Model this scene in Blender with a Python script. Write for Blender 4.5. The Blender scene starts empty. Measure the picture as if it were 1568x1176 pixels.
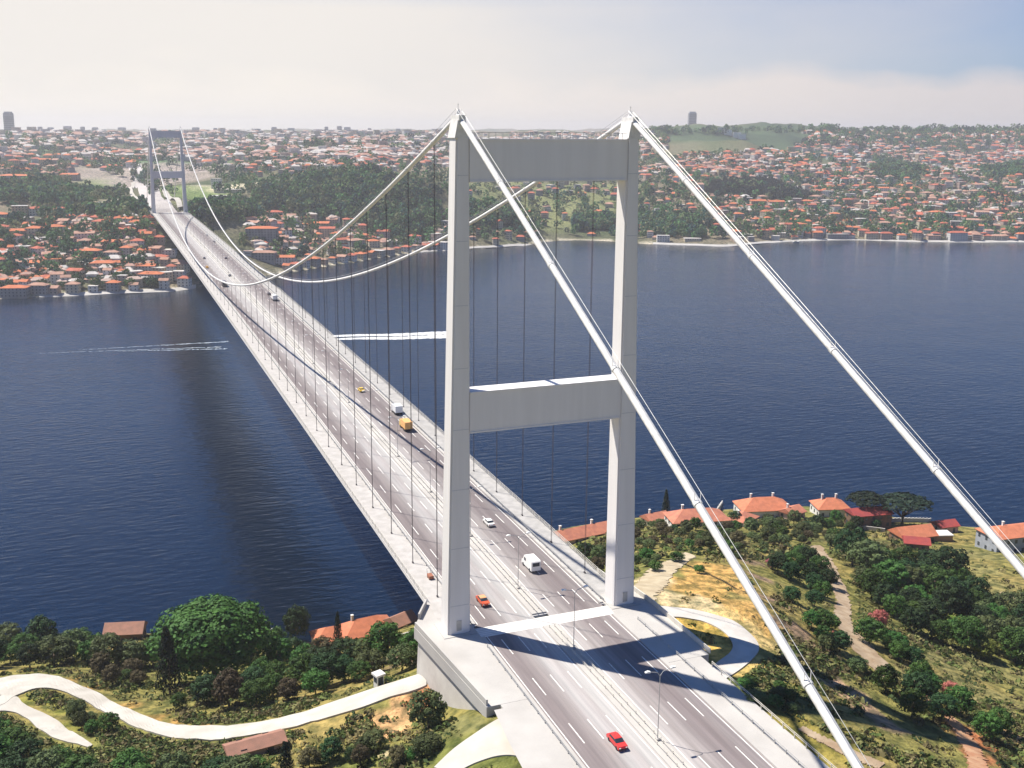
import bpy, math, random
import numpy as np
from math import radians, sin, cos, tan, pi, atan2, sqrt
random.seed(7); RNG = np.random.default_rng(11)
scene = bpy.context.scene
COL = scene.collection

# ------------------------------------------------------------------ camera
CAM = np.array([-76.907, -175.647, 94.811]); YAW, PIT, ROL = radians(21.251), radians(11.735), radians(0.339)
FPX = 1579.3; PX0, PY0 = 784 - 16.2, 588 - 58.3          # principal point of the 1568 px wide picture
FW = np.array([sin(YAW)*cos(PIT), cos(YAW)*cos(PIT), -sin(PIT)])
R0 = np.array([cos(YAW), -sin(YAW), 0.0]); U0 = np.cross(R0, FW)
RT = R0*cos(ROL) + U0*sin(ROL); UP = -R0*sin(ROL) + U0*cos(ROL)
cd = bpy.data.cameras.new('camera'); cam = bpy.data.objects.new('camera', cd); COL.objects.link(cam)
from mathutils import Matrix, Vector
cam.matrix_world = Matrix(((RT[0], UP[0], -FW[0], CAM[0]), (RT[1], UP[1], -FW[1], CAM[1]), (RT[2], UP[2], -FW[2], CAM[2]), (0, 0, 0, 1)))
cd.sensor_width = 36; cd.lens = 36*FPX/1568; cd.shift_x = 16.2/1568; cd.shift_y = -58.3/1568
cd.clip_start = 1; cd.clip_end = 40000
scene.camera = cam

# ------------------------------------------------------------------ world, sun, exposure
SUN_EL, SUN_AZ = radians(57.6), radians(-43.4)
w = bpy.data.worlds.new("World"); scene.world = w; w.use_nodes = True
nt = w.node_tree; nd = nt.nodes; lk = nt.links
sky = nd.new('ShaderNodeTexSky'); sky.sky_type = 'NISHITA'; sky.sun_disc = False
sky.sun_elevation = SUN_EL; sky.sun_rotation = SUN_AZ; sky.air_density = 1.0; sky.dust_density = 0.4; sky.ozone_density = 4.0
tc = nd.new('ShaderNodeTexCoord'); sep = nd.new('ShaderNodeSeparateXYZ'); lk.new(tc.outputs['Generated'], sep.inputs[0])
def math_(op, a, b=None, clamp=False):
    n = nd.new('ShaderNodeMath'); n.operation = op; n.use_clamp = clamp
    for i, v in enumerate((a, b)):
        if v is None: continue
        if isinstance(v, (int, float)): n.inputs[i].default_value = v
        else: lk.new(v, n.inputs[i])
    return n.outputs[0]
# thin high overcast, densest towards the sun, opening to blue away from it; low cumulus bank near the horizon
def dotdir(az, el):
    v = nd.new('ShaderNodeVectorMath'); v.operation = 'DOT_PRODUCT'; lk.new(tc.outputs['Generated'], v.inputs[0])
    v.inputs[1].default_value = (sin(az)*cos(el), cos(az)*cos(el), sin(el)); return v.outputs['Value']
mp = nd.new('ShaderNodeMapping'); mp.inputs['Scale'].default_value = (2.2, 2.2, 7.0); lk.new(tc.outputs['Generated'], mp.inputs[0])
nz = nd.new('ShaderNodeTexNoise'); nz.inputs['Scale'].default_value = 1.6; nz.inputs['Detail'].default_value = 7; nz.inputs['Roughness'].default_value = 0.5
lk.new(mp.outputs[0], nz.inputs[0])
clear = math_('ADD', dotdir(radians(-28), radians(4)), math_('MULTIPLY', math_('SUBTRACT', nz.outputs[0], 0.5), 0.5))
mr = nd.new('ShaderNodeMapRange'); mr.inputs['From Min'].default_value = 0.22; mr.inputs['From Max'].default_value = 0.72
mr.inputs['To Min'].default_value = 0.42; mr.inputs['To Max'].default_value = 0.96; lk.new(clear, mr.inputs[0])
nz2 = nd.new('ShaderNodeTexNoise'); nz2.inputs['Scale'].default_value = 9.0; nz2.inputs['Detail'].default_value = 8
mp2 = nd.new('ShaderNodeMapping'); mp2.inputs['Scale'].default_value = (1.0, 1.0, 2.4); lk.new(tc.outputs['Generated'], mp2.inputs[0]); lk.new(mp2.outputs[0], nz2.inputs[0])
# cumulus bank: below ~4 degrees, ragged top
bank = nd.new('ShaderNodeMapRange'); bank.inputs['From Min'].default_value = 0.012; bank.inputs['From Max'].default_value = -0.012
lk.new(math_('SUBTRACT', sep.outputs['Z'], math_('ADD', 0.043, math_('MULTIPLY', math_('SUBTRACT', nz2.outputs[0], 0.5), 0.09))), bank.inputs[0])
bank.inputs['To Min'].default_value = 0.0; bank.inputs['To Max'].default_value = 0.72
cover = mr.outputs[0]
cc = nd.new('ShaderNodeMix'); cc.data_type = 'RGBA'; lk.new(cover, cc.inputs['Factor'])
tint = nd.new('ShaderNodeMix'); tint.data_type = 'RGBA'; tint.blend_type = 'MULTIPLY'; tint.inputs['Factor'].default_value = 1; lk.new(sky.outputs[0], tint.inputs['A']); tint.inputs['B'].default_value = (.25, .66, 1.15, 1)
lk.new(tint.outputs['Result'], cc.inputs['A'])
hi = nd.new('ShaderNodeMix'); hi.data_type = 'RGBA'
ms = nd.new('ShaderNodeMapRange'); ms.inputs['From Min'].default_value = 0.0; ms.inputs['From Max'].default_value = 0.55; lk.new(dotdir(SUN_AZ, SUN_EL-0.5), ms.inputs[0])
lk.new(ms.outputs[0], hi.inputs['Factor']); hi.inputs['A'].default_value = (7.6, 7.1, 7.1, 1); hi.inputs['B'].default_value = (9.8, 9.2, 8.5, 1)
lk.new(hi.outputs['Result'], cc.inputs['B'])
bkc = nd.new('ShaderNodeMix'); bkc.data_type = 'RGBA'; lk.new(ms.outputs[0], bkc.inputs['Factor']); bkc.inputs['A'].default_value = (8.8, 7.6, 7.2, 1); bkc.inputs['B'].default_value = (10.4, 9.7, 8.8, 1)
# the zenith stays plain blue sky: the thin cloud lies low, towards the horizon
zen = nd.new('ShaderNodeMapRange'); zen.inputs['From Min'].default_value = 0.11; zen.inputs['From Max'].default_value = 0.20; lk.new(sep.outputs['Z'], zen.inputs[0])
fin = nd.new('ShaderNodeMix'); fin.data_type = 'RGBA'; lk.new(zen.outputs[0], fin.inputs['Factor'])
bk = nd.new('ShaderNodeMix'); bk.data_type = 'RGBA'; lk.new(bank.outputs[0], bk.inputs['Factor']); lk.new(cc.outputs['Result'], bk.inputs['A']); lk.new(bkc.outputs['Result'], bk.inputs['B'])
lk.new(bk.outputs['Result'], fin.inputs['A']); lk.new(tint.outputs['Result'], fin.inputs['B'])
bg = nd['Background']; lk.new(fin.outputs['Result'], bg.inputs[0]); bg.inputs[1].default_value = 0.055
sl = bpy.data.lights.new('sun', 'SUN'); sl.energy = 4.8; sl.angle = radians(0.5); sl.color = (1.0, 0.94, 0.84)
sun = bpy.data.objects.new('sun', sl); COL.objects.link(sun)
SD = Vector((sin(SUN_AZ)*cos(SUN_EL), cos(SUN_AZ)*cos(SUN_EL), sin(SUN_EL))); sun.rotation_euler = SD.to_track_quat('Z', 'Y').to_euler()
scene.view_settings.view_transform = 'Standard'; scene.view_settings.look = 'None'; scene.view_settings.exposure = 0.8
scene.view_settings.gamma = 1; scene.view_settings.use_curve_mapping = False

# ------------------------------------------------------------------ helpers
def mat(name, c1, c2=None, scale=0.3, rough=0.8, bump=0.0, bscale=None, metal=0.0, transl=0.0, detail=5, spec=0.3, vcol=False, obj_random=0.0, lo=0.35, hi=0.65, stretch=None):
    m = bpy.data.materials.new(name); m.use_nodes = True; n = m.node_tree.nodes; l = m.node_tree.links
    p = n['Principled BSDF']; p.inputs['Roughness'].default_value = rough; p.inputs['Metallic'].default_value = metal
    p.inputs['Specular IOR Level'].default_value = spec
    geo = n.new('ShaderNodeNewGeometry'); nz = n.new('ShaderNodeTexNoise'); nz.inputs['Scale'].default_value = scale; nz.inputs['Detail'].default_value = detail
    if stretch:
        sm = n.new('ShaderNodeMapping'); sm.inputs['Scale'].default_value = stretch; l.new(geo.outputs['Position'], sm.inputs[0]); l.new(sm.outputs[0], nz.inputs['Vector'])
    else: l.new(geo.outputs['Position'], nz.inputs['Vector'])
    r = n.new('ShaderNodeMapRange'); r.inputs['From Min'].default_value = lo; r.inputs['From Max'].default_value = hi; l.new(nz.outputs[0], r.inputs[0])
    mx = n.new('ShaderNodeMix'); mx.data_type = 'RGBA'; l.new(r.outputs[0], mx.inputs['Factor'])
    c2 = c2 or c1
    if vcol:
        a = n.new('ShaderNodeAttribute'); a.attribute_name = 'col'
        for key, c in (('A', c1), ('B', c2)):
            q = n.new('ShaderNodeMix'); q.data_type = 'RGBA'; q.blend_type = 'MULTIPLY'; q.inputs['Factor'].default_value = 1
            l.new(a.outputs['Color'], q.inputs['A']); q.inputs['B'].default_value = (*c, 1); l.new(q.outputs['Result'], mx.inputs[key])
    else:
        mx.inputs['A'].default_value = (*c1, 1); mx.inputs['B'].default_value = (*c2, 1)
    out = mx.outputs['Result']
    if obj_random:
        oi = n.new('ShaderNodeObjectInfo'); hs = n.new('ShaderNodeHueSaturation'); rr = n.new('ShaderNodeMapRange')
        rr.inputs['To Min'].default_value = 1-obj_random; rr.inputs['To Max'].default_value = 1+obj_random
        l.new(oi.outputs['Random'], rr.inputs[0]); l.new(rr.outputs[0], hs.inputs['Value']); l.new(out, hs.inputs['Color'])
        r2 = n.new('ShaderNodeMapRange'); r2.inputs['To Min'].default_value = 0.5-obj_random*0.08; r2.inputs['To Max'].default_value = 0.5+obj_random*0.06
        l.new(oi.outputs['Random'], r2.inputs[0]); l.new(r2.outputs[0], hs.inputs['Hue']); out = hs.outputs['Color']
    l.new(out, p.inputs['Base Color'])
    if bump:
        b = n.new('ShaderNodeBump'); b.inputs['Strength'].default_value = 1; b.inputs['Distance'].default_value = bump
        z2 = n.new('ShaderNodeTexNoise'); z2.inputs['Scale'].default_value = bscale or scale*4; z2.inputs['Detail'].default_value = 4
        l.new(geo.outputs['Position'], z2.inputs['Vector']); l.new(z2.outputs[0], b.inputs['Height']); l.new(b.outputs[0], p.inputs['Normal'])
    if transl:
        t = n.new('ShaderNodeBsdfTranslucent'); l.new(out, t.inputs[0]); ms = n.new('ShaderNodeMixShader'); ms.inputs[0].default_value = transl
        l.new(p.outputs[0], ms.inputs[1]); l.new(t.outputs[0], ms.inputs[2]); l.new(ms.outputs[0], n['Material Output'].inputs[0])
    return m

def link(name, me, m=None, parent=None, loc=None):
    o = bpy.data.objects.new(name, me); COL.objects.link(o)
    if m is not None:
        for x in (m if isinstance(m, (list, tuple)) else [m]): me.materials.append(x)
    if parent is not None: o.parent = parent
    if loc is not None: o.location = loc
    return o
def tag(o, label=None, cat=None, group=None, kind=None):
    if label: o['label'] = label
    if cat: o['category'] = cat
    if group: o['group'] = group
    if kind: o['kind'] = kind
    return o
def empty(name, loc=(0, 0, 0), rz=0, label=None, cat=None, group=None):
    o = bpy.data.objects.new(name, None); COL.objects.link(o); o.location = loc; o.rotation_euler = (0, 0, rz); o.empty_display_size = 1
    return tag(o, label, cat, group)
def kids(o): return [c for c in KID.get(o.name, [])]
KID = {}
def copy_tree(o, parent=None):
    c = o.copy(); COL.objects.link(c); c.parent = parent
    for ch in list(o.children): copy_tree(ch, c)
    return c

class MB:
    def __init__(s): s.v = []; s.f = []; s.mi = []; s.c = []; s.cur = 0; s.col = (1, 1, 1)
    def add(s, vs, fs):
        b = len(s.v); s.v += [tuple(map(float, v)) for v in vs]; s.c += [s.col]*len(vs)
        for f in fs: s.f.append(tuple(i+b for i in f)); s.mi.append(s.cur)
        return s
    def box(s, x0, x1, y0, y1, z0, z1):
        return s.add([(x0,y0,z0),(x1,y0,z0),(x1,y1,z0),(x0,y1,z0),(x0,y0,z1),(x1,y0,z1),(x1,y1,z1),(x0,y1,z1)],
                     [(0,3,2,1),(4,5,6,7),(0,1,5,4),(1,2,6,5),(2,3,7,6),(3,0,4,7)])
    def prism(s, poly, y0, y1, axis='y', sc1=1.0):
        n = len(poly); vs = []
        for y, k in ((y0, 1.0), (y1, sc1)):
            for a, b in poly:
                vs.append({'y': (a*k, y, b*k), 'x': (y, a*k, b*k), 'z': (a*k, b*k, y)}[axis])
        return s.add(vs, [tuple(range(n))[::-1], tuple(range(n, 2*n))] + [(i, (i+1) % n, (i+1) % n+n, i+n) for i in range(n)])
    def loft(s, rings, cap=True):
        n = len(rings[0]); vs = [p for r in rings for p in r]; fs = []
        for k in range(len(rings)-1):
            for i in range(n):
                j = (i+1) % n; fs.append((k*n+i, k*n+j, (k+1)*n+j, (k+1)*n+i))
        if cap: fs += [tuple(range(n))[::-1], tuple(range((len(rings)-1)*n, len(rings)*n))]
        return s.add(vs, fs)
    def tube(s, pts, r, n=8, cap=True):
        pts = [Vector(p) for p in pts]; rings = []
        rs = r if isinstance(r, (list, tuple)) else [r]*len(pts)
        for i, p in enumerate(pts):
            d = (pts[min(i+1, len(pts)-1)]-pts[max(i-1, 0)]).normalized()
            a = d.cross(Vector((0, 0, 1)));
            if a.length < 1e-3: a = Vector((1, 0, 0))
            a.normalize(); b = a.cross(d)
            rings.append([tuple(p+(a*cos(t)+b*sin(t))*rs[i]) for t in [2*pi*k/n for k in range(n)]])
        return s.loft(rings, cap)
    def lathe(s, prof, n=12, cx=0, cy=0):
        return s.loft([[(cx+r*cos(2*pi*k/n), cy+r*sin(2*pi*k/n), z) for k in range(n)] for r, z in prof])
    def strip(s, secs):
        m = len(secs[0]); vs = [p for q in secs for p in q]
        return s.add(vs, [(k*m+i, k*m+i+1, (k+1)*m+i+1, (k+1)*m+i) for k in range(len(secs)-1) for i in range(m-1)])
    def mesh(s, name, smooth=False, vcol=False):
        me = bpy.data.meshes.new(name); me.from_pydata(s.v, [], s.f); me.polygons.foreach_set('material_index', s.mi)
        if smooth: me.polygons.foreach_set('use_smooth', [True]*len(s.f))
        if vcol:
            a = me.color_attributes.new('col', 'FLOAT_COLOR', 'POINT'); a.data.foreach_set('color', [x for c in s.c for x in (*c, 1)])
        me.update(); return me
    def build(s, name, m=None, parent=None, loc=None, smooth=False, vcol=False):
        return link(name, s.mesh(name, smooth, vcol), m, parent, loc)

def quad_mesh(name, V, col=None):          # V: (n,4,3) array of loose quads
    n = len(V); me = bpy.data.meshes.new(name); me.vertices.add(4*n); me.vertices.foreach_set('co', V.reshape(-1).astype(np.float32))
    me.loops.add(4*n); me.loops.foreach_set('vertex_index', np.arange(4*n, dtype=np.int32)); me.polygons.add(n)
    me.polygons.foreach_set('loop_start', np.arange(0, 4*n, 4, dtype=np.int32)); me.polygons.foreach_set('loop_total', np.full(n, 4, np.int32))
    me.update(calc_edges=True)
    if col is not None:
        a = me.color_attributes.new('col', 'FLOAT_COLOR', 'POINT'); c4 = np.ones((4*n, 4), np.float32); c4[:, :3] = np.repeat(col, 4, 0); a.data.foreach_set('color', c4.reshape(-1))
    return me
def leaf_quads(C, N, size):                # one quad at each centre C, facing roughly N
    n = len(C); N = N/np.maximum(np.linalg.norm(N, axis=1, keepdims=True), 1e-6)
    a = RNG.normal(size=(n, 3)); a -= (a*N).sum(1, keepdims=True)*N; a /= np.maximum(np.linalg.norm(a, axis=1, keepdims=True), 1e-6)
    b = np.cross(N, a); s = (np.asarray(size)*RNG.uniform(.6, 1.3, n))[:, None]; e = RNG.uniform(.55, 1, (n, 1))
    return np.stack([C-a*s-b*s*e*.4, C+a*s*.3-b*s*e, C+a*s+b*s*e*.3, C-a*s*.2+b*s*e], 1)

# ------------------------------------------------------------------ terrain
SEA = -64.0
def ray(px, py):
    d = FW[None, :] + np.outer((np.atleast_1d(px)-PX0)/FPX, RT) - np.outer((np.atleast_1d(py)-PY0)/FPX, UP); return d
def pz(px, py, z):
    d = ray(px, py)[0]; t = (z-CAM[2])/d[2]; p = CAM+t*d; return (p[0], p[1], z)
def pd(px, dist, z):
    d = ray(px, 203)[0]; h = d[:2]/np.linalg.norm(d[:2]); return (CAM[0]+h[0]*dist, CAM[1]+h[1]*dist, z)
near = [pz(*q) for q in [(300,1120,-22),(100,1045,-32),(0,1045,-34),(60,1100,-26),(140,1140,-22),(400,1110,-19),(500,1095,-15),(600,1065,-10.5),(650,1045,-9),(650,1085,-12),
    (500,990,-50),(320,1050,-41),(40,1000,-50),(0,1176,-17),(400,1176,-12),(600,1176,-8),(600,1120,-12),(560,1010,-28),(640,1000,-22),(420,1040,-32),(200,1040,-40),
    (1250,835,-40),(1280,900,-29),(1370,1030,-16),(1450,1130,-12),(1568,1176,-14),(1450,870,-46),(1568,900,-44),(1400,830,-54),(1568,850,-54),(1000,812,-53),(1100,812,-54),(1200,808,-56),(1300,812,-57),(900,840,-42),
    (1000,870,-11),(1060,880,-9),(1150,870,-20),(1200,990,-8),(1300,1100,-5),(1560,1050,-32),(1500,960,-40),(1400,960,-32),(1060,840,-16),(960,855,-22),(1050,800,-46),
    (195,984,-60),(420,998,-56),(0,996,-60),(590,975,-55),(1430,828,-58),(860,830,-56),(930,812,-59)]]
near += [pz(*q) for q in [(1015,935,-3.6),(1060,941,-4.2),(1110,957,-4.4),(1150,985,-4.3),(1140,1010,-3.8),(1105,1030,-2.8),(1085,972,-4.3)]]
near += [(24.5,-34,-1.3),(25.5,-12,-4.2),(47,-5,-5.6),(40,12,-6.5),(25,9,-3.4),(23,-45,-.9),(25,-70,-.9),(30,-100,-1),(24,-60,-.9),
         (-20,-32,-1.2),(-22,-29,-1.6),(-23,-45,-2),(-24,-25,-3.2),(-26,-14,-9.5),(-28,-38,-3.4),(-40,-45,-6),(-60,-50,-11),(-27,-80,-2.5),(-60,-110,-12),(-120,-60,-22),(-200,-100,-30),(-26,-200,-2),(28,-200,-2),(-100,-300,-10),(100,-300,-10),(120,-150,-14),(250,-150,-20),(60,-100,-8),
         (0,22,-9),(0,45,-24),(0,8,-4),(-18,10,-12),(18,10,-5),(-22,60,-34),(20,60,-26),(10,110,-52),
         (-16,-2,-3.5),(16,-2,-2.5),(-14,-60,-1.3),(14,-60,-1.3),(0,-30,-1.3),(0,-100,-1.3),(0,-200,-1.3),(0,-400,-2),(-400,-400,-20),(400,-400,-20),(-400,0,-30),(500,-100,-30),(1500,-900,0),(-1500,-900,0)]
def shore(pts, inland, off):
    out = []
    for i, (x, y) in enumerate(pts):
        a = pts[max(i-1, 0)]; b = pts[min(i+1, len(pts)-1)]; tx, ty = b[0]-a[0], b[1]-a[1]; L = sqrt(tx*tx+ty*ty); nx, ny = -ty/L, tx/L
        if inland*ny < 0: nx, ny = -nx, -ny       # n points inland
        out += [(x, y, SEA), (x+nx*14, y+ny*14, SEA+3.2), (x-nx*45, y-ny*45, SEA-14)]
        if off: out += [(x-nx*140, y-ny*140, -110)]
    return out
NSH = [(-1500,420),(-700,300),(-300,205)] + [pz(a, b, SEA)[:2] for a, b in [(0,984),(110,980),(200,972),(420,982),(560,966),(640,944),(850,812),(1000,790),(1150,777),(1290,779),(1370,792),(1470,806),(1568,808)]] + [(330,85),(420,20),(700,-200),(1600,-700)]
FSH = [(-1800,1000),(-600,900)] + [pz(a, b, SEA)[:2] for a, b in [(0,458),(120,452),(250,447),(320,438),(400,424.5),(460,415),(500,408),(570,396),(640,386),(700,383),(800,376),(1000,374),(1120,377),(1250,368),(1400,370),(1568,371)]] + [(1500,900),(2400,600)]
near += shore(NSH, -1, True)
far = [pz(*q) for q in [(0,430,-56),(0,400,-44),(0,350,-18),(0,300,5),(0,270,15),(0,240,35),(0,222,55),(150,420,-52),(150,390,-40),(150,350,-20),(150,320,-5),(150,290,6),(150,250,28),(150,224,54),
    (235,345,-14),(236,328,-3),(283,326,-3),(200,305,1),(215,280,3),(205,250,14),(260,280,6),(260,240,35),(260,215,62),(262,345,-16),(262,400,-48),(340,400,-46),(360,360,-28),(350,320,-3),(350,290,6),(350,260,22),(350,230,50),
    (430,408,-59),(480,396,-58),(530,390,-57),(580,382,-57),(480,378,-52),(480,360,-44),(480,335,-28),(480,310,-8),(480,285,12),(480,265,25),(480,240,40),(480,220,62),(620,368,-56),(620,345,-38),(620,315,-8),(620,285,15),(620,262,28),(620,240,42),(620,220,62),
    (800,362,-57),(800,335,-42),(800,300,-18),(800,270,5),(800,240,35),(800,220,60),(1000,360,-57),(1000,330,-38),(1000,300,-18),(1000,270,10),(1000,245,32),(1000,225,60),
    (1130,350,-52),(1130,320,-34),(1130,290,-12),(1130,260,16),(1130,235,42),(1130,217,75),(1300,350,-56),(1300,320,-38),(1300,290,-14),(1300,260,14),(1300,235,40),(1300,216,74),
    (1450,350,-56),(1450,320,-38),(1450,290,-14),(1450,260,14),(1450,232,44),(1450,215,74),(1568,352,-56),(1568,322,-38),(1568,292,-14),(1568,262,14),(1568,232,44),(1568,214,74)]]
far += [pd(*q) for q in [(-100,4000,70),(0,4200,74),(150,4200,76),(300,4400,78),(500,4500,84),(700,4500,88),(900,4000,88),(1020,3200,97),(1090,3100,104),(1180,3200,101),(1300,3600,99),(1450,3900,110),(1568,3900,120),(1700,3900,122),
    (-100,7500,70),(300,7500,76),(700,7500,86),(1100,7500,96),(1568,7500,120),(1100,4500,90)]] + [(-2500,2500,40),(-2500,5000,66),(-4000,8000,66),(4500,3000,60),(4500,1500,30),(6500,3500,60)]
far += shore(FSH, 1, True)
class TPS:
    def __init__(s, P, reg):
        P = np.array(P, float); s.c = P[:, :2].mean(0); s.s = 1000.0; X = (P[:, :2]-s.c)/s.s; n = len(X); s.X = X
        A = np.zeros((n+3, n+3)); A[:n, :n] = s.K(X, X)+reg*np.eye(n); A[:n, n] = 1; A[:n, n+1:] = X; A[n:, :n] = A[:n, n:].T
        s.w = np.linalg.solve(A, np.concatenate([P[:, 2], [0, 0, 0]]))
    def K(s, A, B):
        d2 = ((A[:, None]-B[None])**2).sum(2)+1e-12; return .5*d2*np.log(d2)
    def __call__(s, x, y):
        Q = (np.stack([x, y], 1)-s.c)/s.s; out = np.empty(len(Q)); n = len(s.X)
        for i in range(0, len(Q), 20000):
            q = Q[i:i+20000]; out[i:i+20000] = s.K(q, s.X)@s.w[:n]+s.w[n]+q@s.w[n+1:]
        return out
TN, TF = TPS(near, 2e-5), TPS(far, 2e-4)
def fbm(x, y, s, seed=0):
    o = np.zeros_like(x)
    for k in range(5):
        f = 2**k/s; a = .55**k; r = seed*7.3+k*1.7
        o += a*(np.sin(x*f*1.1+y*f*.6+r)*np.cos(y*f*1.3-x*f*.45+r*2.1))
    return o
def Hraw(x, y):
    zn = np.clip(TN(x, y), -95, 40); zf = np.clip(TF(x, y), -95, 135)
    m = y-(480+.22*x); wgt = np.clip((m+120)/240, 0, 1)
    zn = np.where(y > 330+.2*x, np.minimum(zn, -90), zn); zf = np.where(y < 700+.15*x, np.minimum(zf, -90), zf)
    z = zn*(1-wgt)+zf*wgt
    land = np.clip((z-SEA-2)/14, 0, 1); dist = np.hypot(x-CAM[0], y-CAM[1])
    nb = np.where((abs(x) < 45) & (y < 30), 0.12, 1.0)
    z += land*(fbm(x, y, 9, 1)*.35+fbm(x, y, 3.1, 4)*.14)*nb*(dist < 700)+land*fbm(x, y, 110, 2)*np.clip((dist-900)/1500, 0, 1)*9
    # the abutment's and the approach road's formation: never above the paving
    emb = (abs(x) < 22.5) & (y < 4); z = np.where(emb, np.minimum(z, -1.3), z)
    return z
th_in = np.radians(np.arange(-32, 76.01, .25)); th_out = np.radians(np.arange(79, 325, 3)); TH = np.concatenate([th_in, th_out])
RR = np.concatenate([np.linspace(6, 90, 30)[:-1], 90*np.exp(np.arange(0, 436)*.0105)]); RR = RR[RR < 8600]
gx = CAM[0]+RR[:, None]*np.sin(TH)[None]; gy = CAM[1]+RR[:, None]*np.cos(TH)[None]
GH = Hraw(gx.ravel(), gy.ravel()).reshape(gx.shape)
def H(x, y):
    x = np.atleast_1d(np.asarray(x, float)); y = np.atleast_1d(np.asarray(y, float)); r = np.hypot(x-CAM[0], y-CAM[1]); t = np.arctan2(x-CAM[0], y-CAM[1])
    t = np.where(t < TH[0], t+2*pi, t); TH2 = np.append(TH, TH[0]+2*pi)
    j = np.clip(np.searchsorted(TH2, t)-1, 0, len(TH)-1); ft = (t-TH2[j])/(TH2[j+1]-TH2[j]); j2 = (j+1) % len(TH)
    i = np.clip(np.searchsorted(RR, r)-1, 0, len(RR)-2); fr = np.clip((r-RR[i])/(RR[i+1]-RR[i]), 0, 1)
    return (GH[i, j]*(1-ft)+GH[i, j2]*ft)*(1-fr)+(GH[i+1, j]*(1-ft)+GH[i+1, j2]*ft)*fr
def at(px, py, many=False):
    d = ray(px, py); h = np.hypot(d[:, 0], d[:, 1]); s = d[:, 2]/h; t = np.arctan2(d[:, 0], d[:, 1]); out = []
    j = np.clip(np.searchsorted(TH, t)-1, 0, len(th_in)-2); ft = (t-TH[j])/(TH[j+1]-TH[j])
    for k in range(len(s)):
        prof = GH[:, j[k]]*(1-ft[k])+GH[:, j[k]+1]*ft[k]; line = CAM[2]+s[k]*RR; hit = np.nonzero((prof >= line) & (RR > 70))[0]
        if len(hit) == 0: out.append((np.nan,)*3); continue
        i = hit[0]; a = line[i-1]-prof[i-1]; b = line[i]-prof[i]; f = a/(a-b) if a != b else 0; r = RR[i-1]+f*(RR[i]-RR[i-1])
        out.append((CAM[0]+r*sin(t[k]), CAM[1]+r*cos(t[k]), CAM[2]+s[k]*r))
    return np.array(out) if many else Vector(out[0])
def pxsize(p): return float((np.array(p)-CAM)@FW)/FPX      # metres per picture pixel at p
def proj(p):
    d = np.atleast_2d(p)-CAM; z = d@FW; return np.stack([PX0+FPX*(d@RT)/z, PY0-FPX*(d@UP)/z], 1)

# ground colours (what grows or lies there)
X, Y, Z = gx.ravel(), gy.ravel(), GH.ravel(); n = len(X)
base = np.tile([.115, .125, .045], (n, 1)); dist = np.hypot(X-CAM[0], Y-CAM[1]); isfar = (Y > 600)
mixn = (np.clip(.5+.5*fbm(X, Y, 26, 5), 0, 1)**1.5)[:, None]; base = base*(1-mixn*.6)+np.array([.21, .165, .075])*mixn*.6; base = base*np.array([1.4, 1.32, 1.15])
fm = np.clip(.5+.6*fbm(X, Y, 160, 8), 0, 1)[:, None]; fb = np.array([.07, .095, .05])*(1-fm)+np.array([.20, .17, .13])*fm
base = np.where(isfar[:, None], fb, base)
def spot(pts, rad, c, soft=.35, k=1.0):
    global base
    for q in pts:
        p = at(*q) if len(q) == 2 else Vector(q)
        if p.x != p.x: continue
        d = np.hypot(X-p.x, Y-p.y)+fbm(X, Y, rad*.35, 3)*rad*.22; a = np.clip((rad-d)/(rad*soft), 0, 1)[:, None]*k; base = base*(1-a)+np.array(c)*a
OR, PALE, PINK, RED, GRN, OLV = (.44,.28,.10), (.46,.38,.23), (.24,.17,.12), (.30,.12,.06), (.09,.11,.04), (.12,.12,.045)
spot([(1040,895),(1080,880),(1100,870),(1120,900),(1090,920),(1130,930),(1070,905),(1150,945)], 8, OR)
spot([(1000,905),(1015,915),(1040,918),(1075,925),(1000,890),(985,905)], 6, PALE); spot([(1110,940),(1145,960),(1175,985)], 4, (.5,.38,.17))
spot([(1090,975),(1065,960),(1105,1000),(1060,985)], 5, (.48,.33,.09)); spot([(1115,1050),(1130,1035),(1165,1020)], 5, (.42,.32,.12))
spot([(1150,860),(1165,885),(1185,920),(1210,960),(1240,990),(1260,1020)], 5, PINK); spot([(1330,1090),(1360,1110),(1300,1060),(1270,1040)], 4.5, (.32,.22,.15))
spot([(1200,1100),(1260,1140),(1230,1160),(1150,1080)], 7, (.22,.19,.05)); spot([(1190,1060),(1220,1075),(1150,1050)], 7, GRN)
spot([(1400,1000),(1450,1010),(1500,1060),(1540,1030),(1420,1050),(1480,870),(1520,900),(1500,850),(1550,930)], 11, (.19,.18,.075), k=.8)
spot([(1490,1130),(1500,1160),(1475,1120),(1530,1150)], 4, RED, k=.9); spot([(1545,1110),(1555,1130)], 3, (.5,.3,.17))
spot([(620,1075),(640,1060),(610,1100),(590,1110),(600,1120),(570,1120)], 4.5, (.5,.31,.16)); spot([(645,1075)], 3, RED)
spot([(150,1052),(200,1080),(240,1098),(120,1040),(280,1103),(320,1107)], 3.2, (.36,.23,.08)); spot([(990,830),(1050,825),(1110,830),(1170,825),(1230,825),(1290,830),(1200,845),(1340,830),(900,840),(1000,815),(1100,810),(1140,850)], 9, (.13,.115,.05), k=.85); spot([(10,1025),(50,1025)], 4, (.3,.24,.08))
spot([(60,1070),(100,1085),(130,1110)], 5, (.2,.2,.05)); spot([(450,1115),(480,1120),(520,1110)], 6, (.3,.24,.09)); spot([(700,1105),(720,1110),(680,1120)], 3, (.17,.17,.07))
spot([(700,1170),(740,1165),(640,1165),(560,1160)], 7, (.13,.15,.045)); spot([(630,1165),(720,1150),(590,1155)], 1.6, (.5,.42,.27))
spot([(580,1000),(610,1005),(630,1010),(640,985)], 6, PINK); spot([(420,980),(435,975)], 4, PALE)
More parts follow.
